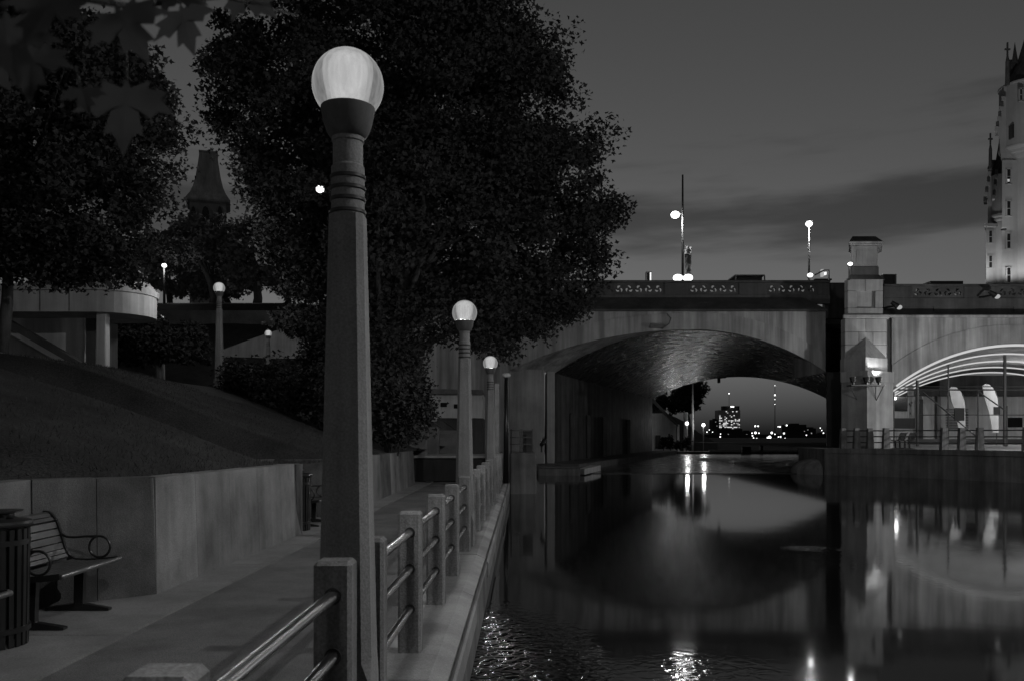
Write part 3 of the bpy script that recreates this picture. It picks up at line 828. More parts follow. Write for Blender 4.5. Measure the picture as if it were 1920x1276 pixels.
# ------------------------------------------------------------------ bridge
brg = thing('bridge', 'wide concrete arch bridge with pierced parapet and a tall pylon between its arches', 'bridge', (10, 52, 0))
YF = 50.0                      # face plane of the left bay
def circ(px0, px1, pys, pyc, n, mid=None):
    """segmental arch in picture measure: springing height pys, crown pyc"""
    c = (px0 + px1) / 2; half = (px1 - px0) / 2; rise = pys - pyc
    Rr = (half * half + rise * rise) / (2 * rise)
    return [(px0 + (px1 - px0) * i / n, pyc + Rr - math.sqrt(max(0, Rr * Rr - (px0 + (px1 - px0) * i / n - c) ** 2))) for i in range(n + 1)]
NA = 48
def halfmix(n=NA):
    """outer edge of the left arch at the face: wide flat left half, right half as the vault"""
    L_ = circ(956, 1624, 693, 618, 2 * n); Rg = circ(1036, 1548, 697, 617, 2 * n)
    left = L_[:n + 1]; right = [q for q in Rg if q[0] > 1292]
    xs = [956 + (1548 - 956) * i / n for i in range(n + 1)]
    out = []
    for x in xs:
        src = L_ if x < 1291 else Rg
        for i in range(len(src) - 1):
            if src[i][0] <= x <= src[i + 1][0] + 1e-6:
                g = (x - src[i][0]) / (src[i + 1][0] - src[i][0]); out.append((x, src[i][1] + (src[i + 1][1] - src[i][1]) * g)); break
    return out
E0 = [P(x, y, YF) for x, y in halfmix()]
E1 = [P(x, y, 53.0) for x, y in circ(1040, 1549, 699, 619, NA)]
E2 = [P(x, y, 95.0) for x, y in circ(1223, 1552, 748, 706, NA)]
ztop = PZ(584, YF)
mb = MB()
mb.loft(E0, [Vector((p.x, YF, ztop)) for p in E0])
mb.loft([P(600, 900, YF), P(956, 900, YF)], [P(600, 584, YF), P(956, 584, YF)])
mb.add([E0[-1], E0[-1] + Vector((0, 5.6, 0)), Vector((E0[-1].x, YF + 5.6, ztop)), Vector((E0[-1].x, YF, ztop))], [(0, 1, 2, 3)])
mb.build('spandrel_wall', M['bridge'], brg)
# proud arch band (the voussoir line)
mb = MB()
ring = [Vector((p.x, YF - 0.06, p.z)) for p in E0]
outer = []
for i, p in enumerate(E0):
    u = (i / NA - 0.5) * 2
    outer.append(Vector((p.x - 0.25 * u, YF - 0.06, p.z + 0.95 + 0.25 * abs(u))))
mb.loft(ring, outer); mb.loft(outer, [q + Vector((0, 0.06, 0)) for q in outer]); mb.loft(ring, [q + Vector((0, 0.06, 0)) for q in ring])
mb.build('arch_ring', M['bridge'], brg)
mb = MB(); mb.loft(E0, E1); mb.build('arch_splay', M['bridge'], brg, smooth=True)
# vault, subdivided with shallow board ridges
mb = MB()
rows = []
NR = 40
for j in range(NR + 1):
    g = j / NR
    rows.append([a.lerp(b, g) for a, b in zip(E1, E2)])
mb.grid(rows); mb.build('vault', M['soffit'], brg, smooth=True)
# side walls of the passage
mb = MB()
a0, a1 = E1[0], E2[0]; n_ = 30
mb.loft([a0.lerp(a1, i / n_) for i in range(n_ + 1)], [Vector((a0.lerp(a1, i / n_).x, a0.lerp(a1, i / n_).y, -1.7)) for i in range(n_ + 1)])
a0, a1 = E1[-1], E2[-1]
mb.loft([a0.lerp(a1, i / n_) for i in range(n_ + 1)], [Vector((a0.lerp(a1, i / n_).x, a0.lerp(a1, i / n_).y, -1.7)) for i in range(n_ + 1)])
mb.build('passage_wall', M['passage'], brg)
# pilasters on the left passage wall and pipe brackets
for g in (0.10, 0.22, 0.36, 0.62):
    p = E1[0].lerp(E2[0], g); MB().cbox((p.x - .1, p.y - .5, -1.5), (p.x + .22, p.y + .5, 3.0), .05).build('pilaster', M['bridge_dark'], brg)
# abutment at the left: broad pier face with a groove
zA = PZ(690, YF)
MB().cbox((PX(952, 50.6), 50.6, -1.6), (PX(1021, 50.6), 53.4, zA), .05).build('abutment', M['stone'], brg)
MB().cbox((PX(1025, 51), 51.0, -1.6), (PX(1040, 51), 53.6, zA - .1), .04).build('abutment_pilaster', M['stone'], brg)
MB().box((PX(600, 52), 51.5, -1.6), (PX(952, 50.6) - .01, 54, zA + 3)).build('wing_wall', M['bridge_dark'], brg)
# wall above far arch (back face of the bridge)
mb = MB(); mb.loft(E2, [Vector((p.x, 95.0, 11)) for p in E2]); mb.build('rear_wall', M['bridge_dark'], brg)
# sloping weathering course and parapet, left bay
zpb = PZ(557, 51.6); zpt = PZ(526, 51.6)
xl, xr = PX(600, YF), PX(1550, YF)
mb = MB()
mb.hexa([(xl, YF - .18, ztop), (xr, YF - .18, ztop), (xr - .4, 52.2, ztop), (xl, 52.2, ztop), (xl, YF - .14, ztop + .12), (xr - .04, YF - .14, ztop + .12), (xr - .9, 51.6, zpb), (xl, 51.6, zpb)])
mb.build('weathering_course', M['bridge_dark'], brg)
def pierced_panel(w, h, nround, depth):
    cu = bpy.data.curves.new('panel_outline', 'CURVE'); cu.dimensions = '2D'; cu.fill_mode = 'BOTH'; cu.extrude = depth / 2
    def poly(pts):
        sp = cu.splines.new('POLY'); sp.points.add(len(pts) - 1)
        for i, (x, y) in enumerate(pts): sp.points[i].co = (x, y, 0, 1)
        sp.use_cyclic_u = True
    poly([(-w / 2, -h / 2), (w / 2, -h / 2), (w / 2, h / 2), (-w / 2, h / 2)])
    pitch = (w - 0.1) / nround
    for i in range(nround):
        cx = -w / 2 + 0.05 + pitch * (i + 0.5); mir = 1 if i % 2 == 0 else -1
        for a in (100, 220, 340):
            pts = []
            for k in range(12):
                th = 2 * PI * k / 12
                ex = math.cos(th) * 0.13; ey = math.sin(th) * 0.06 * (1 + 0.45 * math.cos(th))
                ey += 0.05 * (ex / 0.13) ** 2
                ca = R(a + 90 + 25)
                x = 0.165 * math.cos(R(a)) + ex * math.cos(ca) - ey * math.sin(ca)
                y = 0.165 * math.sin(R(a)) + ex * math.sin(ca) + ey * math.cos(ca)
                pts.append((cx + mir * x, y))
            poly(pts)
    ob = bpy.data.objects.new('panel_outline', cu); COL.objects.link(ob)
    dg = bpy.context.evaluated_depsgraph_get()
    me = bpy.data.meshes.new_from_object(ob.evaluated_get(dg))
    bpy.data.objects.remove(ob); bpy.data.curves.remove(cu)
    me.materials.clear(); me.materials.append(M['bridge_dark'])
    return me
pmesh = pierced_panel(3.05, 0.72, 5, 0.16)
def parapet(px_panels, px0, px1, Yp, zb, zt, mat):
    """plinth and coping run through, solid blocks between the pierced panels"""
    x0, x1 = PX(px0, Yp), PX(px1, Yp)
    pz0, pz1 = (zb + zt) / 2 - .36, (zb + zt) / 2 + .36
    MB().box((x0, Yp - .05, zb - .4), (x1, Yp + .3, pz0)).build('parapet_plinth', mat, brg)
    MB().cbox((x0, Yp - .12, pz1), (x1, Yp + .36, zt), .03).build('parapet_coping', mat, brg)
    cs = sorted(PX(p, Yp) for p in px_panels)
    edges = [x0]
    for c in cs:
        o = bpy.data.objects.new('pierced_panel', pmesh); COL.objects.link(o); o.parent = brg
        o.location = Vector((c, Yp + .12, (zb + zt) / 2)) - brg.location; o.rotation_euler = (R(90), 0, 0)
        edges += [c - 1.525, c + 1.525]
    edges.append(x1)
    for i in range(0, len(edges), 2):
        if edges[i + 1] - edges[i] > 0.05: MB().cbox((edges[i], Yp - .03, pz0), (edges[i + 1], Yp + .28, pz1), .03).build('parapet_block', mat, brg)
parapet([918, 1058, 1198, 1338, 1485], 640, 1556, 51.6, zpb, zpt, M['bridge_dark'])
MB().tube([(PX(1250, YF - .08), YF - .1, PZ(588, YF)), (PX(1257, YF), YF - .12, PZ(597, YF)), (PX(1254, YF), YF - .12, PZ(607, YF)), (PX(1240, YF), YF - .1, PZ(617, YF))], .035, 6).build('conduit', M['dark_metal'], brg)
MB().box((PX(1218, YF), YF - .35, PZ(615, YF)), (PX(1242, YF), YF - .07, PZ(609, YF))).build('junction_box', M['dark_metal'], brg)
# road deck behind
MB().box((-35, 53.2, 8.45), (75, 94, 9.3)).build('deck', M['asphalt'], brg)
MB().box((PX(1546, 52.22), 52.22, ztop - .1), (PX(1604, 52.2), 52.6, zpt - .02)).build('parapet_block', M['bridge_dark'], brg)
xa_, xb_, ya_, yb_, zt3 = PX(1550, YF + .15), PX(1578, YF + .15), YF + .15, 55.3, E0[-1].z + .02
sh_ = .44 * (yb_ - ya_)
MB().hexa([(xa_, ya_, -1.6), (xb_, ya_, -1.6), (xb_ + sh_, yb_, -1.6), (xa_ + sh_, yb_, -1.6), (xa_, ya_, zt3), (xb_, ya_, zt3), (xb_ + sh_, yb_, zt3), (xa_ + sh_, yb_, zt3)]).build('pier_face', M['shade_black'], brg)  # shade beside the pylon put into the near-black colour
# dark recess between the left bay and the pylon
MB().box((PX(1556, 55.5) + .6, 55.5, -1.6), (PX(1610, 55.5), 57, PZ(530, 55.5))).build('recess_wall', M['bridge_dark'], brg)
# ------------- pylon on the central pier, in stone courses
YP = 48.2
py_ = MB().box((PX(1587, YP), YP + .35, .2), (PX(1660, YP), YP + 4.2, PZ(592, YP)))
py_.box((PX(1592, YP), YP + .35, PZ(592, YP)), (PX(1652, YP), YP + 3.0, PZ(520, YP)))
pyl = py_.build('pylon', M['stone'], brg)
def course(px0, px1, y0, y1, nb, Yf, dep=0.6, mat=None, ch=.025):
    x0, x1 = PX(px0, Yf), PX(px1, Yf)
    for i in range(nb):
        a = x0 + (x1 - x0) * i / nb; b = x0 + (x1 - x0) * (i + 1) / nb
        MB().cbox((a + .006, Yf, PZ(y1, Yf) + .006), (b - .006, Yf + dep, PZ(y0, Yf) - .006), ch).build('stone', mat or M['stone'], pyl)
# lower broad block, three courses
course(1584, 1663, 597, 622, 2, YP); course(1584, 1663, 622, 646, 3, YP); course(1584, 1663, 646, 694, 2, YP)
MB().cbox((PX(1580, YP), YP - .1, PZ(597, YP)), (PX(1667, YP), YP + 4.4, PZ(590, YP)), .04).build('cornice', M['stone'], pyl)
# middle block with sunk panel
course(1589, 1656, 523, 545, 2, YP + .15); 
for (a, b) in ((1589, 1607), (1641, 1656)): course(a, b, 545, 577, 1, YP + .15)
course(1589, 1656, 577, 590, 1, YP + .15)
MB().box((PX(1607, YP + .15), YP + .42, PZ(577, YP)), (PX(1641, YP + .15), YP + .5, PZ(545, YP))).build('sunk_panel', M['stone'], pyl)
# sloped shoulder and lantern block
x0, x1 = PX(1588, YP + .2), PX(1657, YP + .2); u0, u1 = PX(1595, YP + .5), PX(1648, YP + .5)
MB().hexa([(x0, YP + .1, PZ(523, YP)), (x1, YP + .1, PZ(523, YP)), (x1, YP + 3, PZ(523, YP)), (x0, YP + 3, PZ(523, YP)), (u0, YP + .5, PZ(512, YP)), (u1, YP + .5, PZ(512, YP)), (u1, YP + 2.6, PZ(512, YP)), (u0, YP + 2.6, PZ(512, YP))]).build('shoulder', M['bridge_dark'], pyl)
MB().cbox((u0, YP + .5, PZ(513, YP)), (u1, YP + 2.6, PZ(496, YP)), .03).build('stone', M['bridge_dark'], pyl)
MB().cbox((u0 + .05, YP + .55, PZ(496, YP)), (u1 - .05, YP + 2.5, PZ(456, YP)), .03).build('stone', M['stone'], pyl)
MB().box((u0 + .35, YP + .525, PZ(492, YP)), (u1 - .35, YP + .56, PZ(466, YP))).build('raised_panel', M['stone'], pyl)
MB().cbox((u0 - .08, YP + .38, PZ(456, YP)), (u1 + .08, YP + 2.7, PZ(453.5, YP)), .02).build('cornice', M['stone'], pyl)
MB().cbox((u0 - .18, YP + .28, PZ(453.4, YP)), (u1 + .18, YP + 2.8, PZ(450, YP)), .02).build('cornice', M['stone'], pyl)
c0, c1 = u0 - .15, u1 + .15
MB().hexa([(c0, YP + .3, PZ(450, YP)), (c1, YP + .3, PZ(450, YP)), (c1, YP + 2.8, PZ(450, YP)), (c0, YP + 2.8, PZ(450, YP)), (c0 + .3, YP + .8, PZ(437, YP)), (c1 - .3, YP + .8, PZ(437, YP)), (c1 - .3, YP + 2.3, PZ(437, YP)), (c0 + .3, YP + 2.3, PZ(437, YP))]).build('cap', M['roof'], pyl)
# V-shaped cutwater below with pyramid top
xm = PX(1623, YP - 1.0); xL, xR_ = PX(1578, YP), PX(1675, YP)
zc0, zc1 = PZ(712, YP), PZ(672, YP); zap = PZ(632, YP)
MB().add([(PX(1583, YP), YP - .004, zc1), (xm, YP - 1.0, zc1), (PX(1664, YP), YP - .004, zc1), (PX(1623, YP), YP - .004, zap)], [(0, 1, 3), (1, 2, 3)]).build('cutwater_cap', M['stone'], pyl)
MB().prism([(PX(1583, YP), YP, zc0), (xm, YP - 1.0, zc0), (PX(1664, YP), YP, zc0), (PX(1664, YP), YP + .6, zc0), (PX(1583, YP), YP + .6, zc0)], (0, 0, zc1 - zc0)).build('cutwater', M['stone'], pyl)
MB().prism([(xL, YP, -1.6), (xm, YP - 1.2, -1.6), (xR_, YP, -1.6), (xR_, YP + 4, -1.6), (xL, YP + 4, -1.6)], (0, 0, PZ(717, YP) + 1.6)).build('cutwater', M['stone'], pyl)
MB().prism([(xL - .05, YP - .02, PZ(717, YP)), (xm, YP - 1.27, PZ(717, YP)), (xR_ + .05, YP - .02, PZ(717, YP)), (xR_ + .05, YP + 4, PZ(717, YP)), (xL - .05, YP + 4, PZ(717, YP))], (0, 0, PZ(697, YP) - PZ(717, YP))).build('cutwater', M['stone'], pyl)
# the pier stands askew to the bridge face: shear its plan so its flanks run back with the passage
def _skew(o):
    if o.type == 'MESH':
        off = Vector(); p_ = o
        while p_ is not None: off += p_.location; p_ = p_.parent
        for v in o.data.vertices:
            wy = v.co.y + off.y
            if wy > YP + .62: v.co.x += .44 * (wy - YP - .62)
    for c_ in o.children: _skew(c_)
_skew(pyl)
# ------------- right bay
YR = 49.5
E3 = [P(x, y, YR) for x, y in circ(1672, 2146, 727, 643, NA)]
E4 = [P(x, y, 72.0) for x, y in circ(1640, 2076, 768, 697, NA)]
ztr = PZ(596, YR)
mb = MB(); mb.loft(E3, [Vector((p.x, YR, ztr)) for p in E3]); mb.build('spandrel_wall', M['bridge'], brg)
mb = MB(); ring = [Vector((p.x, YR - .05, p.z)) for p in E3]; outer = [Vector((p.x, YR - .05, p.z + 1.05 + .5 * abs(i / NA - .5))) for i, p in enumerate(E3)]
mb.loft(ring, outer); mb.loft(outer, [q + Vector((0, .05, 0)) for q in outer]); mb.loft(ring, [q + Vector((0, .05, 0)) for q in ring]); mb.build('arch_ring', M['bridge'], brg)
mb = MB(); mb.grid([[a.lerp(b, j / 12) for a, b in zip(E3, E4)] for j in range(13)]); mb.build('vault', M['vault_pale'] if 'vault_pale' in M else M['bridge'], brg, smooth=True)
MB().box((PX(1664, YR), YR + .3, .3), (PX(1675, YR), YR + 3, ztr)).build('recess_wall', M['bridge'], brg)
MB().cbox((PX(1664, YR), YR - .16, ztr), (PX(2160, YR), YR + 1.9, ztr + .16), .03).build('string_course', M['bridge'], brg)
YQ = 50.6
MB().box((PX(1656, YQ), YQ, ztr + .16), (PX(2160, YQ), YQ + .4, PZ(562, YQ))).build('frieze', M['bridge_dark'], brg)
for (a, b) in ((1750, 1828), (1900, 1990)):
    MB().box((PX(a, YQ), YQ - .06, PZ(586, YQ)), (PX(b, YQ), YQ - .002, PZ(574, YQ))).build('frieze_panel', M['bridge_dark'], brg)
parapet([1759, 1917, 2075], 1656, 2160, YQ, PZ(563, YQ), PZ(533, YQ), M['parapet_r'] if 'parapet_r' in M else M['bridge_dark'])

# ------------------------------------------------------------------ quay on the right
qy = thing('quay', 'dark stone quay wall on the right with a rounded end below the pylon', 'quay', (18, 42, -0.5))
QL = [P(1548, 840, 45.0), P(1700, 842, 42.5), P(1920, 848, 37.5), P(2400, 870, 30.0)]
qz = 0.83
mb = MB()
top = [Vector((PX(1546, 45.0), 45.0, qz)), Vector((PX(1700, 42.5), 42.5, qz)), Vector((PX(1920, 37.5), 37.5, qz)), Vector((PX(2400, 30), 30, qz))]
mb.loft([Vector((p.x, p.y, -1.7)) for p in top], top)
mb.loft([Vector((top[0].x, top[0].y, -1.7)), Vector((top[0].x + .3, 50, -1.7))], [top[0], Vector((top[0].x + .3, 50, qz))])
mb.build('wall_face', M['quay'], qy)
mb = MB()
mb.add(top + [Vector((60, 30, qz)), Vector((60, 90, qz)), Vector((top[0].x + 2.5, 90, qz)), Vector((top[0].x + .3, 50, qz))], [(0, 1, 2, 3, 4, 5, 6, 7)])
mb.build('paving', M['paving'], qy)
for i in range(3):
    a, b = top[i], top[i + 1]; n = int((b - a).length / 1.8) + 1
    for k in range(n):
        p, q = a.lerp(b, (k + .004) / n), a.lerp(b, (k + .996) / n); d = (q - p).normalized(); nn = Vector((d.y, -d.x, 0))
        if nn.y > 0: nn = -nn
        up = Vector((0, 0, 1))
        MB().hexa([p + nn * .06 - up * .22, q + nn * .06 - up * .22, q - nn * .5 - up * .22, p - nn * .5 - up * .22, p + nn * .06 + up * .03, q + nn * .06 + up * .03, q - nn * .5 + up * .03, p - nn * .5 + up * .03]).build('coping_stone', M['quay'], qy)
# rounded low footing at its left end
MB().lathe([(2.0, -1.6), (2.0, -0.35), (1.85, -0.1), (1.5, 0.15), (0.9, 0.3), (0, 0.33)], (PX(1560, 46.5), 47.0, 0), n=28).build('footing', M['quay'], qy, smooth=True, angle=40)
# railing on the quay
qr = thing('quay_railing', 'short stone posts with three dark rails along the far quay edge', 'railing', (18, 43, qz))
qx = [(1581, 44.5), (1606, 44.2), (1631, 43.8), (1661, 43.4), (1770, 41.2), (1803, 40.6), (1837, 40.0), (1925, 38.2), (2010, 37.0)]
prev = None
for (px, yy) in qx:
    x = PX(px, yy)
    MB().hexa([(x - .17, yy - .14, qz), (x + .17, yy - .14, qz), (x + .17, yy + .14, qz), (x - .17, yy + .14, qz), (x - .12, yy - .12, qz + 1.08), (x + .12, yy - .12, qz + 1.08), (x + .12, yy + .12, qz + 1.08), (x - .12, yy + .12, qz + 1.08)]).build('post', M['post'], qr)
    if prev:
        for zz in (0.35, 0.65, 0.95):
            MB().tube([(prev[0] + .1, prev[1], qz + zz), (x - .1, yy, qz + zz)], 0.03, 8, caps=False).build('rail', M['dark_metal'], qr, smooth=True)
    prev = (x, yy)
for i, (px, yy, lab) in enumerate([(1672, 45.5, 'left of two dark benches seen end-on on the far quay'), (1690, 45.2, 'right of two dark benches seen end-on on the far quay')]):
    o = copy_tree(bench); o['label'] = lab; o['group'] = 'benches on the far quay'
    o.location = (PX(px, yy), yy, qz); o.rotation_euler = (0, 0, R(172))
# ------------------------------------------------------------------ light shelf on the cutwater
ls = thing('floodlight_shelf', 'metal bracket shelf with floodlights on the pylon cutwater', 'light shelf', P(1625, 722, YP - 1.3))
zs = PZ(722, YP - 1.3)
MB().cbox((PX(1593, YP - 1.5), YP - 1.75, zs - .05), (PX(1656, YP - 1.5), YP - 1.1, zs + .03), .01).build('shelf', M['steel_dark'], ls)
for px in (1600, 1625, 1648):
    x = PX(px, YP - 1.4)
    MB().tube([(x, YP - 1.4, zs + .03), (x, YP - 1.4, zs + .16)], .07, 10).tube([(x, YP - 1.4, zs + .16), (x, YP - 1.35, zs + .44)], [.13, .19], 14).build('floodlight', M['black_metal'], ls)
for (a, b) in (((1594, 724), (1606, 748)), ((1656, 724), (1642, 752)), ((1642, 724), (1642, 752))):
    MB().tube([P(a[0], a[1], YP - 1.5), P(b[0], b[1], YP - .7)], .025, 6).build('strut', M['steel_dark'], ls)
spot('flood_light', ls, (PX(1648, YP - 1.4), YP - 1.3, zs + .5), P(1643, 640, YP), 110, 95, 0.5, 0.08)

# ------------------------------------------------------------------ fittings of the second arch
for i in range(5):
    g = 0.02 + i * 0.24
    pts = [a.lerp(b, g) + Vector((0, 0, -0.06)) for a, b in zip(E3, E4)][1:-1]
    o = MB().tube(pts, 0.085 if i == 0 else 0.05, 6).build('strip_light', M['strip'])
    tag(o, ['strip light following the front edge of the right arch', 'second strip light across the right vault from the front', 'middle strip light across the right vault', 'fourth strip light across the right vault', 'rearmost strip light across the right vault'][i], 'strip light', 'strip lights under the right arch')
YB = 73.0
bw_ = thing('hall_building', 'pale lit hall front behind the scaffold under the right arch', 'building', (40, YB, qz))
MB().box((PX(1660, YB), YB, qz), (PX(2150, YB), YB + 4, PZ(742, YB))).build('wall', M['white'], bw_)
MB().box((PX(1755, YB), YB - .6, PZ(742, YB)), (PX(2150, YB), YB + 4, PZ(704, YB))).build('fascia', M['bridge_dark'], bw_)
MB().box((PX(1674, YB), YB - .5, PZ(742, YB)), (PX(1755, YB), YB + 4, PZ(728, YB))).build('fascia', M['bridge_dark'], bw_)
MB().box((PX(1675, YB), YB - .12, PZ(770, YB)), (PX(1702, YB), YB - .003, PZ(733, YB))).build('window', M['dark_glass'], bw_)
MB().box((PX(1676, YB), YB - .15, PZ(802, YB)), (PX(1714, YB), YB - .003, PZ(783, YB))).build('door_panel', M['dark_panel'], bw_)
for px in (1722, 1757):
    MB().cbox((PX(px - 4, YB), YB - .4, qz), (PX(px + 4, YB), YB - .004, PZ(742, YB)), .05).build('pilaster', M['bridge'], bw_)
MB().cbox((PX(1716, YB), YB - .6, qz), (PX(1725, YB), YB - .42, PZ(748, YB)), .03).build('dark_post', M['dark_panel'], bw_)
for k in range(14):
    z0 = PZ(806 - k * 3.0, YB); MB().box((PX(1773, YB), YB - .08, z0), (PX(1815, YB), YB - .003, z0 + .07)).build('louvre', M['dark_stone'], bw_)
MB().box((PX(1886, YB), YB - .1, PZ(800, YB)), (PX(1916, YB), YB - .003, PZ(782, YB))).build('window', M['dark_glass'], bw_)
MB().box((PX(1655, YB), YB - 5.0, qz + .01), (PX(2150, YB), YB - 4.6, qz + .42)).build('kerb', M['dark_panel'], bw_)
for (px, lab) in ((1797, 'dark square sign hung on the scaffold'), (1867, 'small dark sign hung right on the scaffold')):
    yy = 56.0
    w_, h_ = (9.5, 12) if px == 1797 else (6, 7); cy = 776 if px == 1797 else 769
    o = MB().cbox((PX(px - w_, yy), yy - .16, PZ(cy + h_, yy)), (PX(px + w_, yy), yy - .08, PZ(cy - h_, yy)), .02).build('sign', M['dark_panel'])
    tag(o, lab, 'sign')
sc = thing('scaffold', 'dark tube scaffold across the right arch with thin diagonal braces', 'scaffold', (28, 56, qz))
ys_ = 56.0
for (px, t_) in ((1676, 712), (1720, 712), (1778, 665), (1834, 730), (1884, 645), (1888, 760)):
    MB().tube([(PX(px, ys_), ys_, qz), (PX(px, ys_), ys_, PZ(t_, ys_))], .05 if px not in (1720, 1884) else .1, 8).build('standard', M['dark_metal'], sc)
MB().tube([P(1778, 668, ys_), P(1884, 648, ys_)], .04, 6).build('ledger', M['dark_metal'], sc)
MB().tube([P(1884, 650, ys_), P(1990, 650, ys_)], .04, 6).build('ledger', M['dark_metal'], sc)
for py in (724, 730, 777):
    MB().tube([P(1676 if py != 777 else 1722, py, ys_), P(1990, py, ys_)], .05 if py == 730 else .03, 6).build('ledger', M['dark_metal'], sc)
MB().tube([P(1676, 742, ys_), P(1720, 742, ys_)], .03, 6).build('ledger', M['dark_metal'], sc)
for (a, b) in (((1730, 734), (1834, 820)), ((1834, 733), (1884, 768))):
    MB().tube([P(a[0], a[1], ys_ - .1), P(b[0], b[1], ys_ - .1)], .045, 6).build('brace', M['dark_metal'], sc)
def feather(px, py0, py1, yy, lab, wide):
    base = P(px + 6, py1, yy)
    t = thing('feather_flag', lab, 'flag', (base.x, yy, qz), 'white feather flags under the right arch')
    poly = [(px - wide, py0 + 4), (px - wide * .6, py0), (px, py0 + 1), (px + wide * .7, py0 + 10), (px + wide * 1.2, py0 + 28), (px + wide * 1.3, (py0 + py1) / 2), (px + wide * 1.35, py1 - 8), (px + wide * .5, py1 - 8), (px - wide * .1, (py0 + py1) / 2), (px - wide * .7, py0 + 26)]
    MB().prism([P(a, b, yy) for a, b in poly], (0, .04, 0)).build('cloth', M['fabric'], t)
    MB().tube([(base.x + .3, yy + .06, qz), P(px + wide * 1.3, py0 + 40, yy + .06), P(px + wide, py0 + 15, yy + .06), P(px - wide * .5, py0 - 1, yy + .06)], .03, 6).build('mast', M['dark_metal'], t)
feather(1793, 724, 822, 64, 'left white feather flag on its bowed mast under the right arch', 13)
feather(1855, 719, 818, 62, 'right white feather flag on its bowed mast under the right arch', 13)
vb = thing('hanging_banner', 'narrow printed banner hung at the left end of the scaffold', 'banner', P(1707, 782, 57))
MB().box(tuple(P(1702, 782, 57)), tuple(P(1713, 722, 57) + Vector((0, .05, 0)))).build('cloth', M['fabric'], vb)
for k, (a, b) in enumerate(((1704, 755), (1707, 757), (1709, 752), (1706, 772))):
    MB().box(tuple(P(a, b + 4, 57) + Vector((0, -.02, 0))), tuple(P(a + 1.6, b, 57) + Vector((0, -.004, 0)))).build('print_mark', M['dark_panel'], vb)
# unseen lamps added to brighten the vault, and a small bright lamp at its left
def wall_lamp(px, py, yy, power, lab, r=0.12, grp=None, name='wall_lamp'):
    p = P(px, py, yy)
    t = thing(name, lab, 'lamp', p, grp)
    MB().sphere(p, r, 12, 8).build('bulb', M['lamp_hot'], t, smooth=True)
    MB().tube([p + Vector((0, r * .7, 0)), p + Vector((0, r * 3, r))], r * .35, 8).build('bracket', M['dark_metal'], t)
    if power: point('lamp_light', t, (0, -r * 2.2, 0), power, r)
    return t
wall_lamp(1678, 746, 66, 6, 'small bright lamp beside the pylon under the right arch')
for (px, yy, pw) in ((1990, 60, 1000), (2080, 52, 500)):
    wall_lamp(px, 700, yy, pw, 'unseen lamp added to brighten the right vault beyond the picture edge' if yy == 60 else 'unseen lamp added to brighten the front of the right vault beyond the picture edge')

# ------------------------------------------------------------------ things on the bridge deck
DZ = 9.3
def street_light(px, py, yy, power, lab, arm=0.0, r=0.3, top=None, base=DZ):
    p = P(px, py, yy); xp = p.x + arm
    t = thing('street_light', lab, 'street light', (xp, yy, base), 'street lights on the road over the bridge')
    MB().tube([(xp, yy, base), (xp, yy, (p.z + .3) if top is None else top)], [.1, .06], 10).build('pole', M['dark_metal'], t, smooth=True)
    MB().sphere(p, r, 14, 10, .8).build('lantern', M['lamp_hot'], t, smooth=True)
    if abs(arm) > .05: MB().tube([(xp, yy, p.z + .1), (p.x + r * .9 * (1 if arm > 0 else -1), yy, p.z + .05)], .05, 6).build('arm', M['dark_metal'], t)
    else: MB().lathe([(r * .9, p.z + r * .75), (r * .3, p.z + r * 1.1), (0, p.z + r * 1.2)], (p.x, yy, 0), 12).build('hood', M['dark_metal'], t)
    point('lamp_light', t, (p.x - xp, -r * 1.3, p.z - base - r * 1.2), power, .2)
    return t
street_light(1266, 403, 58, 300, 'street light with a round lantern on the flag mast over the left arch', arm=PX(1280, 58) - PX(1266, 58), r=.3, top=PZ(328, 58))
street_light(1517, 420, 66, 300, 'street light on a thin pole between flag mast and pylon', r=.26)
street_light(600, 355, 62, 250, 'street light showing through the maple leaves beside the nearest lamp pole', r=.3, base=10)
street_light(308, 498, 58, 25, 'small street light above the curved ramp on the left', r=.16, base=10)
def flag(px, py0, yy, lab):
    t = thing('flag', lab, 'flag', P(px, py0 + 60, yy))
    X0 = PX(px, yy); w_ = .42
    def strip(z0, z1, mat, nm, y_off=0.0):
        rows = []
        for j in range(5):
            z = z0 + (z1 - z0) * j / 4
            rows.append([(X0 + .08 + w_ * k / 6, yy - .2 + .07 * math.sin(k * 1.7 + j * .5) + y_off, z - .25 * (k / 6) ** 2 * .4) for k in range(7)])
        MB().grid(rows).build(nm, mat, t, smooth=True)
    z = PZ(py0, yy)
    strip(z, z - .55, M['fabric'], 'pale_field'); strip(z - .55, z - 1.2, M['dark_stone'], 'dark_field'); strip(z - 1.2, z - 1.95, M['fabric'], 'pale_field'); strip(z - 1.95, z - 2.2, M['dark_stone'], 'dark_field')
    for zc_ in (z - .28, z - 1.6):
        v = [(X0 + .08 + w_ * .55 + a * .28, yy - .31, zc_ - .2 + b * .34) for a, b in MAPLE]
        MB().prism(v, (0, .02, 0)).build('maple_leaf_emblem', M['dark_stone'], t)
flag(1281, 462, 58, 'drooping maple leaf flag on the mast over the left arch')
def flood(px, py, yy, lab, r=.3, power=0, tgt=None):
    p = P(px, py, yy)
    t = thing('floodlight', lab, 'floodlight', p + Vector((0, 0, -.35)), 'floodlights standing along the parapet')
    MB().sphere(p, r, 14, 8, .7).build('lens', M['lamp_hot'], t, smooth=True)
    MB().tube([p + Vector((0, r * .4, 0)), p + Vector((0, r * 1.6, -.08))], [r * 1.0, r * .5], 12).build('housing', M['dark_metal'], t)
    MB().tube([p + Vector((0, r, -.1)), p + Vector((0, r, -.9))], .05, 6).build('stand', M['dark_metal'], t)
    if power: point('flood_light', t, (0, -r * 1.2, .35), power, r)
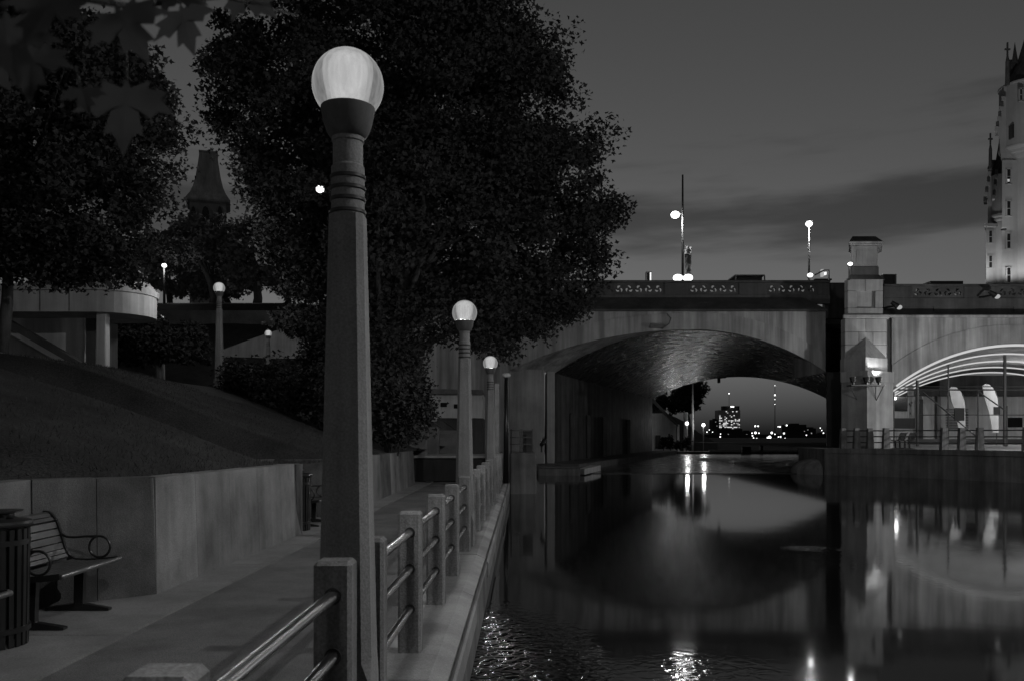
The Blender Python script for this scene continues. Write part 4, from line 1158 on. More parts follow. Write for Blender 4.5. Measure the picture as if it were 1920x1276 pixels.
flood(1271, 521, 53, 'left of the paired bright floodlights at the foot of the flag mast', power=35)
flood(1290, 521, 53, 'right of the paired bright floodlights at the foot of the flag mast', power=35)
flood(1519, 516, 53, 'bright floodlight below the thin street light pole', r=.17, power=4)
flood(1594, 495, 48.2, 'bright lamp beside the upper block of the pylon', r=.13, power=5)
flood(1131, 520, 53, 'small lamp on the parapet at the edge of the maple crown', r=.07)
sb = thing('shelter', 'flat glazed bus shelter roof just above the parapet', 'shelter', P(1405, 530, 62))
MB().box(tuple(P(1378, 517, 62)), tuple(P(1434, 515, 62) + Vector((0, 2, 0)))).build('roof', M['steel_dark'], sb)
for px in (1379, 1433): MB().box(tuple(P(px, 545, 62)), tuple(P(px + 2, 517, 62) + Vector((0, .1, 0)))).build('post', M['steel_dark'], sb)
MB().box(tuple(P(1383, 540, 62.3)), tuple(P(1429, 519, 62.3) + Vector((0, .05, 0)))).build('panel', M['dark_panel'], sb)
ib = thing('info_board', 'small lit information board standing on the parapet walk at the left', 'board', P(1218, 530, 56))
MB().box(tuple(P(1212, 528, 56)), tuple(P(1222, 509, 56) + Vector((0, .5, 0)))).build('frame', M['steel_dark'], ib)
MB().box(tuple(P(1214, 526, 56) + Vector((0, -.03, 0))), tuple(P(1217.5, 511, 56))).build('face', M['dark_panel'], ib)
MB().box(tuple(P(1218.5, 526, 56) + Vector((0, -.03, 0))), tuple(P(1221, 511, 56))).build('edge_light', M['window_lit'], ib)
tb = thing('traffic_gantry', 'pale braced bracket with a lit box left of the pylon', 'gantry', P(1545, 525, 60))
MB().tube([P(1527, 516, 60), P(1545, 507, 60)], .06, 6).tube([P(1545, 507, 60), P(1555, 507, 60)], .05, 6).tube([P(1554, 507, 60), P(1554, 528, 60)], .06, 6).build('arm', M['fabric'], tb)
MB().box(tuple(P(1541, 518, 60)), tuple(P(1545, 505, 60) + Vector((0, .3, 0)))).build('lit_box', M['window_dim'], tb)
MB().box(tuple(P(1528, 525, 60)), tuple(P(1560, 522.5, 60) + Vector((0, .3, 0)))).build('ledge', M['dark_metal'], tb)
MB().box(tuple(P(1547, 515, 60)), tuple(P(1550, 510, 60) + Vector((0, .3, 0)))).build('signal', M['window_lit'], tb)
bb = thing('billboard', 'black boxy panel standing right behind the pylon', 'panel', P(1668, 535, 56))
MB().cbox(tuple(P(1656, 540, 56)), tuple(P(1677, 514, 56) + Vector((0, .5, 0))), .03).build('board', M['dark_panel'], bb)
MB().box(tuple(P(1677.5, 540, 56)), tuple(P(1681, 514, 56) + Vector((0, .4, 0)))).build('edge', M['steel_dark'], bb)
o = MB().box(tuple(P(1745, 545, 58)), tuple(P(1806, 527, 58) + Vector((0, 2, 0)))).build('bus_roof', M['dark_panel']); tag(o, 'low dark roof line of a vehicle behind the right parapet', 'vehicle roof')
for (px, py, lab) in ((1681, 573, 'floodlight bracketed out from the frieze right of the pylon'), (1864, 553, 'floodlight bracketed out in front of the right parapet panels')):
    p = P(px, py, YQ - 1.2)
    t = thing('bracket_floodlight', lab, 'floodlight', p, 'floodlights bracketed from the right bay')
    MB().tube([p + Vector((-.35, .9, .0)), p], .06, 8).build('arm', M['black_metal'], t)
    MB().tube([p + Vector((-.3, .0, .2)), p + Vector((.05, -.1, -.08))], [.10, .17], 12).build('housing', M['black_metal'], t)
    MB().sphere(p + Vector((.1, -.14, -.12)), .16, 10, 8, .8).build('lens', M['window_dim'], t, smooth=True)

# ------------------------------------------------------------------ left bank near the bridge: stone pier block with railing, dock, unlit post
sbk = thing('stone_pier', 'square stone block with a dark iron railing before the left abutment', 'pier', (0.4, 31, WATER_Z))
MB().cbox((PX(955, 30.5), 30.5, -1.6), (PX(1006, 30.5), 34, PZ(848, 30.5)), .05).build('block', M['quay'], sbk)
zt_ = PZ(848, 30.5)
for px in (957, 974, 977, 997):
    MB().cbox((PX(px, 31), 30.9, zt_), (PX(px, 31) + .05, 30.95, zt_ + .85), .005).build('bar', M['dark_metal'], sbk)
for zz in (.3, .55, .8):
    MB().box((PX(956, 31), 30.91, zt_ + zz - .02), (PX(998, 31), 30.94, zt_ + zz + .02)).build('bar', M['dark_metal'], sbk)
MB().box((PX(980, 31.5), 31.4, zt_), (PX(999, 31.5), 31.5, zt_ + .82)).build('box_panel', M['dark_panel'], sbk)
bp = thing('black_post', 'slim black post with a dull cap beside the third globe lamp', 'post', (PX(949, 27.5), 27.5, 0))
MB().tube([(PX(949, 27.5), 27.5, 0), (PX(949, 27.5), 27.5, PZ(706, 27.5))], [.09, .065], 12).build('shaft', M['black_metal'], bp, smooth=True)
MB().lathe([(.05, 0), (.13, .03), (.15, .08), (.13, .14), (.03, .17)], (PX(949, 27.5), 27.5, PZ(708, 27.5)), 14).build('cap', M['white'], bp)
gp = thing('grey_post', 'pale square concrete post right of the third globe lamp', 'post', (PX(931, 25), 25, 0))
MB().cbox((PX(927, 25), 25, 0), (PX(936, 25), 25.14, PZ(718, 25)), .02).build('shaft', M['post'], gp)
# towpath and dock
tw = thing('towpath', 'low concrete ledge running along the left wall under the bridge', 'ledge', (6, 60, -.3))
mb = MB()
mb.prism([(PX(1008, 51), 50.4, -1.6), (PX(1085, 49), 49.0, -1.6), (PX(1272, 92), 93, -1.6), (PX(1225, 93), 93, -1.6)], (0, 0, 1.6 - .12))
mb.build('ledge', M['towpath'], tw)
dk = thing('dock', 'low dark landing stage with a pale plank at its end below the left abutment', 'dock', (3, 44, -.4))
MB().cbox((PX(1008, 46), 44.5, -1.2), (PX(1084, 46), 49.0, -.18), .03).build('deck', M['quay'], dk)
MB().cbox((PX(1010, 46), 44.45, -.16), (PX(1082, 46), 44.7, -.1), .02).build('edge_plank', M['towpath'], dk)
MB().hexa([(PX(1084, 46), 45, -.5), (PX(1096, 44.5), 44.5, -.5), (PX(1128, 49), 49.5, -.5), (PX(1110, 49), 50, -.5), (PX(1084, 46), 45, -.2), (PX(1096, 44.5), 44.5, -.2), (PX(1128, 49), 49.5, -.2), (PX(1110, 49), 50, -.2)]).build('plank', M['white'], dk)
# shallow apron beyond, under the arch
ap = MB().box((2, 46.5, -1.6), (60, 93, WATER_Z + .03))
M['apron'] = weathered('wet_apron', 0.05, 0.22, streak=0, blot=0.3, speck=0.05, bump=0.0, scale=.4, spec=.6)
struct('water_apron', ap, M['apron'])
far = thing('lock_wall', 'low dark lock wall across the far end of the arch with a pale rail', 'wall', (20, 96, -.5))
MB().box((8, 95, -1.6), (60, 99, PZ(846, 95))).build('wall', M['quay'], far)
MB().box((PX(1330, 96), 96, PZ(846, 96)), (PX(1525, 96), 96.4, PZ(842.5, 96))).build('coping', M['white'], far)
MB().box((PX(1391, 94.5), 94.3, -1.2), (PX(1407, 94.5), 94.9, PZ(836, 94.5))).build('gate_post', M['dark_panel'], far)
for px in (1426, 1496, 1540): MB().box((PX(px, 96), 96, PZ(846, 96)), (PX(px + 5, 96), 96.4, PZ(834, 96))).build('gate_post', M['dark_panel'], far)
hf = thing('hanging_fixture', 'small dark lamp fixture hanging from the far edge of the left vault', 'fixture', P(1349, 712, 93.5))
MB().cbox(tuple(P(1346, 717, 93.5)), tuple(P(1351, 708, 93.5) + Vector((0, .3, 0))), .04).build('housing', M['dark_panel'], hf)
MB().tube([P(1349, 708, 93.6), P(1361, 707, 93.6)], .06, 6).build('arm', M['dark_panel'], hf)
# gabled stone house behind the arch
gh = thing('gabled_house', 'pale stone gabled house with a sloping roof beyond the left wall of the arch', 'house', P(1255, 840, 110))
yy = 112
MB().prism([P(1215, 845, yy), P(1268, 845, yy), P(1268, 797, yy), P(1243, 774, yy), P(1215, 774, yy)], (0, 9, 0)).build('wall', M['white'], gh)
MB().hexa([P(1272, 800, yy - .5), P(1272, 796, yy - .5), P(1225, 746, yy - .5), P(1222, 752, yy - .5), P(1272, 800, yy + 9), P(1272, 796, yy + 9), P(1225, 746, yy + 9), P(1222, 752, yy + 9)]).build('roof', M['dark_stone'], gh)
MB().box(tuple(P(1262, 845, yy - .4)), tuple(P(1266, 795, yy - .05))).build('quoin', M['white'], gh)
MB().box(tuple(P(1270, 845, yy - .4)), tuple(P(1273, 795, yy - .05))).build('column', M['white'], gh)
MB().box(tuple(P(1230, 840, yy - .2)), tuple(P(1238, 815, yy - .02))).build('door', M['dark_panel'], gh)
o = MB().tube([P(1299, 845, 108), P(1299, 690, 108)], [.16, .08], 10).build('flagpole', M['white'], smooth=True); tag(o, 'thin white flagpole seen through the arch between two bright lamps', 'flagpole')
pl = thing('stone_pillar', 'pale square pillar under the left bright lamp beyond the arch', 'pillar', P(1287, 845, 109))
MB().cbox(tuple(P(1283, 845, 109)), tuple(P(1290, 772, 109) + Vector((0, .5, 0))), .04).build('shaft', M['white'], pl)
for (px, py, yy, pw, lab) in ((1288, 793, 105, 75, 'left of two bright lamps just beyond the arch'), (1319, 796, 107, 75, 'right of two bright lamps just beyond the arch')):
    p = P(px, py, yy); t = thing('lock_lamp', lab, 'street lamp', (p.x, yy, -.5), 'bright lamps beyond the arch')
    MB().tube([(p.x, yy, -.8), (p.x, yy, p.z)], .07, 8).build('pole', M['dark_metal'], t)
    MB().sphere(p, .22, 12, 8).build('globe', M['lamp_hot'], t, smooth=True)
    point('lamp_light', t, (0, -.4, p.z + .5), pw, .2)
for (px, h_, lab) in ((1244, 20, 'clipped dark shrub in front of the gabled house'), (1257, 24, 'cone shaped dark shrub beside the gabled house corner'), (1286, 20, 'dark cone shaped shrub at the foot of the pale pillar'), (1270, 12, 'low dark shrub on the lock wall')):
    p = P(px, 838, 104)
    t = thing('shrub', lab, 'shrub', (p.x, 104, -.3), 'shrubs on the lock bank')
    hh = h_ / 1600 * 104
    c = np.array([p.x, 104, 0]) + np.c_[rng.normal(0, .32, 220) * 1.0, rng.normal(0, .3, 220), rng.uniform(0, hh, 220)] 
    c[:, 0] = p.x + (c[:, 0] - p.x) * (1.15 - .8 * c[:, 2] / hh)
    leaf_cloud('foliage', c, .3, M['bush'], t)
    MB().tube([(p.x, 104, -.4), (p.x, 104, hh * .6)], .05, 6).build('stem', M['bark'], t)
# wooded dark bank beyond the arch
bk = MB()
rows = []
for i in range(12):
    yy = 118 + i * 14
    rows.append([(PX(1150 + k * 15, yy), yy, -1 + max(0.0, 1 - (k / 13) ** 1.5) * (3 + 9 * sstep(0, 5, i)) + .3 * math.sin(k + i)) for k in range(14)])
bk.grid(rows); struct('wooded_bank', bk, M['grass'], smooth=True)
tree('bank_tree', 'dark tree on the bank above the gabled house roof, seen through the arch', (PX(1290, 135), 135, 3), [lob(1285, 745, 26, 30, 135), lob(1300, 735, 20, 28, 135), lob(1255, 755, 30, 20, 135)], 90, 70, .5, .3, M['leaf'], limbs=8, clump_r=(.6, 1.2))

# ------------------------------------------------------------------ far skyline across the river
tb_ = thing('office_tower', 'far office tower with rows of lit windows beyond the arch', 'building', P(1368, 820, 1500))
yy = 1500
MB().box(tuple(P(1348, 822, yy)), tuple(P(1388, 768, yy) + Vector((0, 30, 0)))).build('wall', M['tower_wall'], tb_)
MB().box(tuple(P(1356, 768, yy + 4)), tuple(P(1382, 761, yy + 20))).build('penthouse', M['skyline'], tb_)
MB().box(tuple(P(1370, 762.5, yy - .6)), tuple(P(1376, 760.5, yy))).build('roof_sign', M['lamp_far'], tb_)
wins = []
for r_ in range(15):
    for c_ in range(16):
        x = 1349 + c_ * 2.42; y_ = 770 + r_ * 2.45
        prob = .75 if r_ in (7, 9, 10, 12) else (.5 if c_ < 6 and 5 <= r_ <= 12 else .1)
        if r_ == 14: prob = .0
        if rng.random() < prob:
            wins.append((x, y_))
w0 = None
for (x, y_) in wins:
    lit = M['window_lit'] if rng.random() < .75 else M['window_dim']
    MB().box(tuple(P(x, y_ + 1.3, yy - .4)), tuple(P(x + 1.7, y_, yy - .05))).build('window', lit, tb_)
sky_blocks = [(1345, 1392, 803, 832, 1200, 'long dark block in front of the lit office tower'), (1336, 1346, 786, 815, 1500, 'narrow far block left of the lit office tower'),
              (1476, 1512, 795, 832, 1250, 'tall dark far block right of the city lights'), (1512, 1530, 802, 830, 1300, 'lower dark far block beside the tall one'),
              (1392, 1412, 808, 832, 1300, 'low far block right of the office tower'), (1412, 1478, 820, 832, 1250, 'long low far building under the city lights'), (1530, 1560, 812, 832, 1400, 'far low block at the right jamb of the arch')]
for (x0, x1, y0, y1, yy, lab) in sky_blocks:
    t = thing('far_building', lab, 'building', P((x0 + x1) / 2, y1, yy), 'dark buildings across the river')
    MB().box(tuple(P(x0, y1 + 6, yy)), tuple(P(x1, y0, yy) + Vector((0, 25, 0)))).build('wall', M['skyline'], t)
    MB().box(tuple(P(x0 + (x1 - x0) * .2, y0, yy + 5)), tuple(P(x0 + (x1 - x0) * .5, y0 - 2, yy + 15))).build('plant_room', M['skyline'], t)
    for k in range(5):
        wx_, wy_ = rng.uniform(x0 + 1, x1 - 2), rng.uniform(y0 + 2, y1 - 3)
        MB().box(tuple(P(wx_, wy_ + 1, yy - .5)), tuple(P(wx_ + 1.2, wy_, yy - .05))).build('window', M['window_dim'], t)
MB_ = MB()
struct('far_shore', MB().box((-200, 1050, -2), (2500, 1240, 2.5)), M['skyline'])
mast = thing('radio_mast', 'thin far radio mast with a column of beacon lights', 'mast', P(1453, 815, 1600))
MB().tube([P(1453, 815, 1600), P(1453, 718, 1600)], [.8, .3], 6).build('lattice', M['skyline'], mast)
for (py, r_) in ((722, .7), (740, 1.4), (748, .7), (757, .7)): MB().sphere(P(1453, py, 1599), r_, 8, 6).build('beacon', M['lamp_far'], mast)
bm2 = thing('beacon_mast', 'thin far mast with one beacon above the office tower', 'mast', P(1367, 762, 1510))
MB().tube([P(1367, 764, 1510), P(1367, 735, 1510)], .3, 6).build('lattice', M['skyline'], bm2)
MB().sphere(P(1367, 737, 1509), 1.0, 8, 6).build('beacon', M['lamp_far'], bm2)
CITY = [(1416, 798, 1.6), (1421.5, 798, 1.4), (1416.5, 810.5, 2.2), (1410, 811, 1.2), (1423, 811, 1.2), (1411, 816, 1.3), (1413, 820, 1.2), (1419, 821, 1.2), (1447, 810.5, 2.1), (1443, 819, 3.2), (1439.5, 820, 2.0), (1453, 813, 1.0),
        (1459, 799, 1.0), (1462.5, 799, 1.5), (1475, 796.5, 1.5), (1470, 811.5, 1.6), (1463.5, 818, 1.5), (1459.5, 818, 1.0), (1472, 821, 1.2), (1469, 823, 1.2), (1466, 824.5, .9), (1449, 825.5, 1.0), (1460.5, 832, 2.0), (1436, 832.5, 1.0),
        (1515.5, 823, 1.7), (1521.5, 823, 1.7), (1528.5, 823, 1.7), (1536, 823, 1.7), (1502.5, 832, 1.7), (1504.5, 827, 1.2), (1512, 815, 1.1), (1538, 801.5, .9), (1541, 806, .9), (1544, 811, 1.2),
        (1462, 843, 1.5), (1468, 843, 1.6), (1455, 843, 1.0), (1350.5, 818, 1.3), (1351, 812.5, .9), (1364.5, 840, 1.5), (1380, 832, 1.0), (1325.5, 809, 1.0), (1330, 805, .9), (1336, 809, .8), (1411.5, 832, .9)]
ORD = ['leftmost', 'second from the left', 'third from the left', 'fourth from the left', 'fifth from the left', 'sixth from the left', 'seventh from the left', 'eighth from the left', 'ninth from the left', 'tenth from the left', 'eleventh from the left', 'twelfth from the left', 'thirteenth from the left', 'fourteenth from the left']
BANDS = [(0, 803, 'topmost'), (803, 814, 'upper'), (814, 820.5, 'middle'), (820.5, 824, 'lower'), (824, 836, 'lowest shore'), (836, 900, 'waterside')]
CITY_LABEL = {}
for lo_, hi_, nm_ in BANDS:
    ids = sorted([i for i, c in enumerate(CITY) if lo_ <= c[1] < hi_], key=lambda i: CITY[i][0])
    for k_, i in enumerate(ids):
        sz_ = 'brightest' if CITY[i][2] > 3 else ('bright' if CITY[i][2] >= 1.5 else 'faint')
        CITY_LABEL[i] = sz_ + ' distant lamp, ' + ORD[k_] + ' in the ' + nm_ + ' row of city lights'
for i, (px, py, r_) in enumerate(CITY):
    yy = 420 if py > 838 else 900
    o = MB().sphere(P(px, py, yy), r_ * .95 / 1600 * yy, 8, 6).build('city_light', M['lamp_far'])
    tag(o, CITY_LABEL[i], 'lamp', 'distant city lights beyond the arch')

# ------------------------------------------------------------------ left: curved ramp building
cr_ = thing('curved_ramp', 'concrete ramp structure with a rounded end and pale column on the left', 'ramp', P(180, 690, 25))
YC = 25.0
def ramp_outline(off=0.0, n=18):
    cx, cyy, r = PX(165, YC), YC + 1.35, 1.35 + off
    pts = [(PX(-250, YC), cyy - r)]
    for i in range(n + 1):
        a = R(-90) + PI * i / n
        pts.append((cx + r * math.cos(a), cyy + r * math.sin(a)))
    pts.append((PX(-250, YC), cyy + r))
    return pts
zb_, zt2 = PZ(584, YC), PZ(543, YC)
MB().prism([(x, y_, zb_) for x, y_ in ramp_outline()], (0, 0, zt2 - zb_)).build('fascia', M['ramp'], cr_)
MB().prism([(x, y_, zt2) for x, y_ in ramp_outline(.06)], (0, 0, .17)).build('rim', M['ramp'], cr_)
for i, px in enumerate((20, 75, 130)):
    x = PX(px, YC)
    MB().box((x - .01, YC - .012 + 0, zb_ + .02), (x + .012, YC - .002 + 0, zt2 - .02)).build('joint', M['dark_stone'], cr_)
MB().lathe([(1.36, 0), (1.28, .14), (1.05, .38), (.75, .55), (.3, .64), (0, .66)], (PX(165, YC), YC + 1.35, zt2 + .17), 28).build('dome', M['ramp'], cr_, smooth=True)
for k in range(16):
    a = R(-80 + k * 12); x = PX(165, YC) + .85 * math.cos(a); y_ = YC + 1.35 + .85 * math.sin(a)
    MB().tube([(x, y_, zt2 + .5), (x, y_, zt2 + 1.15)], .035, 6).build('baluster', M['post'], cr_)
MB().lathe([(.80, zt2 + 1.15), (.90, zt2 + 1.15), (.90, zt2 + 1.2), (.80, zt2 + 1.2)], (PX(165, YC), YC + 1.35, 0), 28, cap=False).build('handrail', M['post'], cr_)
MB().cbox((PX(172, YC), YC + .25, 2.9), (PX(190, YC), YC + .55, zb_), .02).build('column', M['ramp'], cr_)
MB().box((PX(-250, YC), YC + 1.4, 2.6), (PX(158, YC + 1.4), YC + 1.8, zb_)).build('back_wall', M['ramp'], cr_)
MB().box((PX(158, YC + 1.4), YC + 1.5, 2.6), (PX(176, YC + 1.4), YC + 3, zb_)).build('back_wall', M['bridge_dark'], cr_)
p0, p1 = P(-30, 575, YC + .5), P(160, 684, YC + .5)
MB().hexa([p0 + Vector((0, 0, -.2)), p1 + Vector((0, 0, -.2)), p1 + Vector((0, .4, -.2)), p0 + Vector((0, .4, -.2)), p0, p1, p1 + Vector((0, .4, 0)), p0 + Vector((0, .4, 0))]).build('stair_beam', M['bridge_dark'], cr_)
# stone ramp and road parapet behind
sr = thing('stone_ramp', 'pale sloping stone ramp wall lit by the lamp above the hedge', 'wall', P(490, 680, 50))
q = [P(410, 690, 50), P(600, 690, 50), P(600, 598, 50), P(540, 612, 50), P(480, 632, 50), P(418, 655, 50)]
MB().prism(q, (0, 1.5, 0)).build('wall', M['stone'], sr)
rp = thing('road_parapet', 'low pale parapet of the upper road across the hillside', 'wall', P(430, 575, 60))
for i in range(9):
    a = 290 + i * 28
    MB().cbox((PX(a, 59), 59, PZ(580, 59)), (PX(a + 27.5, 59), 59.4, PZ(568 - .0 * i, 59)), .03).build('block', M['stone'], rp)
hw = thing('hill_wall', 'dark retaining wall between stone ramp and road parapet', 'wall', P(430, 620, 56))
MB().box((PX(250, 56), 56, 2), (PX(640, 56), 57, PZ(583, 56))).build('wall', M['bridge_dark'], hw)
st = thing('monument_plinth', 'small grey plinth standing on the upper road by the trees', 'plinth', P(489, 520, 62))
MB().cbox(tuple(P(481, 530, 62)), tuple(P(497, 494, 62) + Vector((0, .8, 0))), .05).build('shaft', M['stone'], st)
# spire
sp_ = thing('stone_spire', 'distant stone tower with a flared steep roof between the two tree crowns', 'tower', P(400, 420, 150))
yy = 150.0; k = yy / 1600
xc = PX(391, yy)
MB().lathe([(45 * k, PZ(700, yy)), (45 * k, PZ(386, yy))], (xc, yy, 0), 4, rot=R(45 + 18)).build('wall', M['chateau'], sp_)
MB().lathe([(47 * k, PZ(389, yy)), (54 * k, PZ(386, yy)), (55 * k, PZ(383, yy)), (44 * k, PZ(370, yy)), (37 * k, PZ(357, yy)), (31 * k, PZ(338, yy)), (26 * k, PZ(315, yy)), (22 * k, PZ(292, yy)), (23.5 * k, PZ(291, yy)), (23.5 * k, PZ(288, yy))], (xc, yy, 0), 4, rot=R(45 + 18)).build('roof', M['spire_roof'], sp_)
for (px, w_) in ((385, 6), (362, 4), (412, 4)):
    pts = [(px - w_, 418), (px + w_, 418), (px + w_, 396), (px + w_ * .6, 389), (px, 386.5), (px - w_ * .6, 389), (px - w_, 396)]
    MB().prism([P(a, b, yy - 6.2) for a, b in pts], (0, 1.2, 0)).build('window', M['dark_glass'], sp_)
    MB().prism([P(px + (a - px) * 1.7, b + (-3 if b < 400 else 2), yy - 6.0) for a, b in pts], (0, 1.2, 0)).build('window_surround', M['stone'], sp_)
# white hut and stair on the left bank
hut = thing('white_hut', 'small white building with two dark windows between maple and second lamp pole', 'building', P(840, 790, 46))
yy = 46
MB().box((PX(806, yy), yy, PZ(783, yy)), (PX(905, yy), yy + 4, PZ(738, yy))).build('wall', M['white'], hut)
MB().hexa([P(802, 738, yy - .3), P(908, 738, yy - .3), P(908, 738, yy + 4), P(802, 738, yy + 4), P(806, 728, yy), P(905, 730, yy), P(905, 730, yy + 4), P(806, 728, yy + 4)]).build('roof', M['concrete'], hut)
MB().box((PX(826, yy), yy - .05, PZ(762, yy)), (PX(838, yy), yy - .003, PZ(754, yy))).build('window', M['dark_glass'], hut)
MB().box((PX(851, yy), yy - .05, PZ(765, yy)), (PX(858, yy), yy - .003, PZ(757, yy))).build('window', M['dark_glass'], hut)
MB().box((PX(806, yy + .1), yy + .1, 0), (PX(905, yy + .1), yy + 4, PZ(783, yy) - .004)).build('base', M['bridge_dark'], hut)
stt = thing('stair', 'stone stair with thin pale handrails below the white hut', 'stair', P(825, 845, 40))
for i in range(9):
    MB().box((PX(822, 40 - i * .35) , 40 - i * .35, 0), (PX(858, 40 - i * .35), 40.35 - i * .35, PZ(806, 40) - i * .17)).build('step', M['paving'], stt)
for (a, b) in (((818, 757), (818, 788)), ((818, 788), (803, 789))): MB().tube([P(a[0], a[1], 38), P(b[0], b[1], 38)], .035, 6).build('handrail', M['white'], stt)
for (a, b) in (((812, 790), (828, 802)), ((820, 780), (853, 804))): MB().tube([P(a[0], a[1], 38), P(b[0], b[1], 37)], .025, 6).build('handrail', M['dark_metal'], stt)
lw_ = thing('low_wall', 'dim concrete wall end beside the stair at the foot of the bank', 'wall', P(770, 830, 30))
MB().cbox((PX(745, 30), 30, 0), (PX(800, 30), 30.5, PZ(795, 30)), .04).build('block', M['concrete'], lw_)
MB().cbox((PX(800, 31), 31, 0), (PX(822, 31), 31.5, PZ(800, 31)), .04).build('block', M['concrete'], lw_)
sl = thing('stair_landing', 'dark low landing wall closing the end of the canal path', 'wall', (-2, 28.6, 0))
MB().cbox((PX(770, 28.6), 28.6, 0), (PX(912, 28.6), 31, PZ(858, 28.6)), .03).build('wall', M['shade_black'], sl)  # near-black wall in place of the dark stair opening
MB().cbox((PX(768, 28.6), 28.5, PZ(858, 28.6) + .003), (PX(914, 28.6), 31, PZ(858, 28.6) + .09), .02).build('coping', M['coping'], sl)

# ------------------------------------------------------------------ castle hotel on the right
ch = thing('castle_hotel', 'floodlit pale stone castle-like hotel tower with turret at the right edge', 'building', P(1895, 540, 115))
yy = 115.0; k = yy / 1600
def cbx(a, b, c, d, Yq, dep, nm, mat, ch_=.05):
    sk = Vector((dep * .72, dep, 0)) if dep > 3 else Vector((dep * .6, dep, 0))
    q = [P(a, d, Yq), P(b, d, Yq), P(b, d, Yq) + sk, P(a, d, Yq) + sk, P(a, c, Yq), P(b, c, Yq), P(b, c, Yq) + sk, P(a, c, Yq) + sk]
    return MB().hexa(q).build(nm, mat, ch)
cbx(1879, 2100, 300, 600, yy, 20, 'wall', M['chateau'])
# stepped gable flank above
MB().prism([P(1877, 300, yy + .5), P(1960, 300, yy + .5), P(1960, 158, yy + .5), P(1885, 158, yy + .5), P(1868, 240, yy + .5), P(1874, 262, yy + .5)], (9, 12, 0)).build('gable_wall', M['chateau'], ch)
for i in range(9):
    g = i / 8.5
    x = 1885.5 - 18 * g; y_ = 162 + 80 * g
    cbx(x - 3.5, x + 2.5, y_, y_ + 8.4, yy + .2, 2, 'gable_stone', M['dark_stone'] if i % 2 else M['chateau'], .03)
cx = PX(1933, yy)
MB().lathe([(30 * k, PZ(600, yy)), (30 * k, PZ(297, yy)), (32 * k, PZ(296, yy)), (34 * k, PZ(290, yy)), (34 * k, PZ(288, yy)), (38 * k, PZ(286, yy)), (39 * k, PZ(281, yy)), (42 * k, PZ(280, yy)), (45 * k, PZ(277, yy)), (45.5 * k, PZ(274, yy)), (44 * k, PZ(273, yy)), (44 * k, PZ(160, yy)), (46 * k, PZ(159, yy)), (46 * k, PZ(156, yy))], (cx, yy + 1.2, 0), 40).build('turret', M['chateau'], ch, smooth=True, angle=30)
MB().lathe([(46 * k, PZ(156, yy)), (22 * k, PZ(110, yy)), (0, PZ(30, yy))], (cx + .6, yy + 1.2, 0), 16).build('turret_roof', M['roof'], ch)
MB().prism([P(1884, 158, yy + 2), P(1925, 158, yy + 2), P(1925, 112, yy + 2), P(1890, 112, yy + 2)], (6, 8, 0)).build('roof', M['roof'], ch)
MB().lathe([(6 * k, PZ(112, yy)), (4 * k, PZ(100, yy)), (0, PZ(72, yy))], (PX(1911, yy), yy + 1, 0), 8).build('pinnacle', M['roof'], ch)
def cross_finial(px, yb, yt, Yq, s=1.0):
    kk = Yq / 1600; x = PX(px, Yq)
    MB().lathe([(4.2 * kk * s, PZ(yb, Yq)), (3.6 * kk * s, PZ(yb - (yb - yt) * .55, Yq)), (1.2 * kk * s, PZ(yb - (yb - yt) * .72, Yq))], (x, Yq, 0), 8).build('finial_shaft', M['dark_stone'], ch)
    m = MB(); zc_ = PZ(yb - (yb - yt) * .84, Yq)
    m.box((x - 1.1 * kk, Yq - .1, PZ(yb - (yb - yt) * .7, Yq)), (x + 1.1 * kk, Yq + .1, PZ(yt, Yq)))
    m.box((x - 5 * kk * s, Yq - .09, zc_ - 1.4 * kk), (x + 5 * kk * s, Yq + .09, zc_ + 1.4 * kk))
    m.build('cross', M['dark_stone'], ch)
cross_finial(1889, 160, 80, yy - .5)
def hotel_window(px, py, w_, h_, Yq, lit=False):
    f = MB().box(tuple(P(px - w_ / 2 - 1, py + h_ / 2 + 1, Yq - .12)), tuple(P(px + w_ / 2 + 1, py + h_ / 2, Yq + .1))).box(tuple(P(px - w_ / 2 - 1, py - h_ / 2, Yq - .12)), tuple(P(px + w_ / 2 + 1, py - h_ / 2 - 1, Yq + .1))).box(tuple(P(px - w_ / 2 - 1, py + h_ / 2, Yq - .12)), tuple(P(px - w_ / 2, py - h_ / 2, Yq + .1))).box(tuple(P(px + w_ / 2, py + h_ / 2, Yq - .12)), tuple(P(px + w_ / 2 + 1, py - h_ / 2, Yq + .1))).build('window', M['chateau'], ch)
    MB().box(tuple(P(px - w_ / 2, py + h_ / 2, Yq - .05)), tuple(P(px + w_ / 2, py - h_ / 2, Yq - .004))).build('pane', M['dark_glass'], f)
    MB().box(tuple(P(px - w_ / 2, py + .5, Yq - .09)), tuple(P(px + w_ / 2, py - .5, Yq - .055))).build('bar', M['chateau'], f)
    if lit: MB().box(tuple(P(px - 2, py + h_ * .35, Yq - .075)), tuple(P(px + 2, py + h_ * .18, Yq - .056))).build('lit_pane', M['window_dim'], f)
for i, py in enumerate((331, 391, 452, 516)): hotel_window(1891, py, 8, 28, yy, i == 0)
hotel_window(1914, 178, 6, 22, yy - 1.95); 
MB().box(tuple(P(1898.5, 258, yy - 1.0)), tuple(P(1901.5, 233, yy - 1.0) + Vector((0, .9, 0)))).build('slit_window', M['dark_glass'], ch)
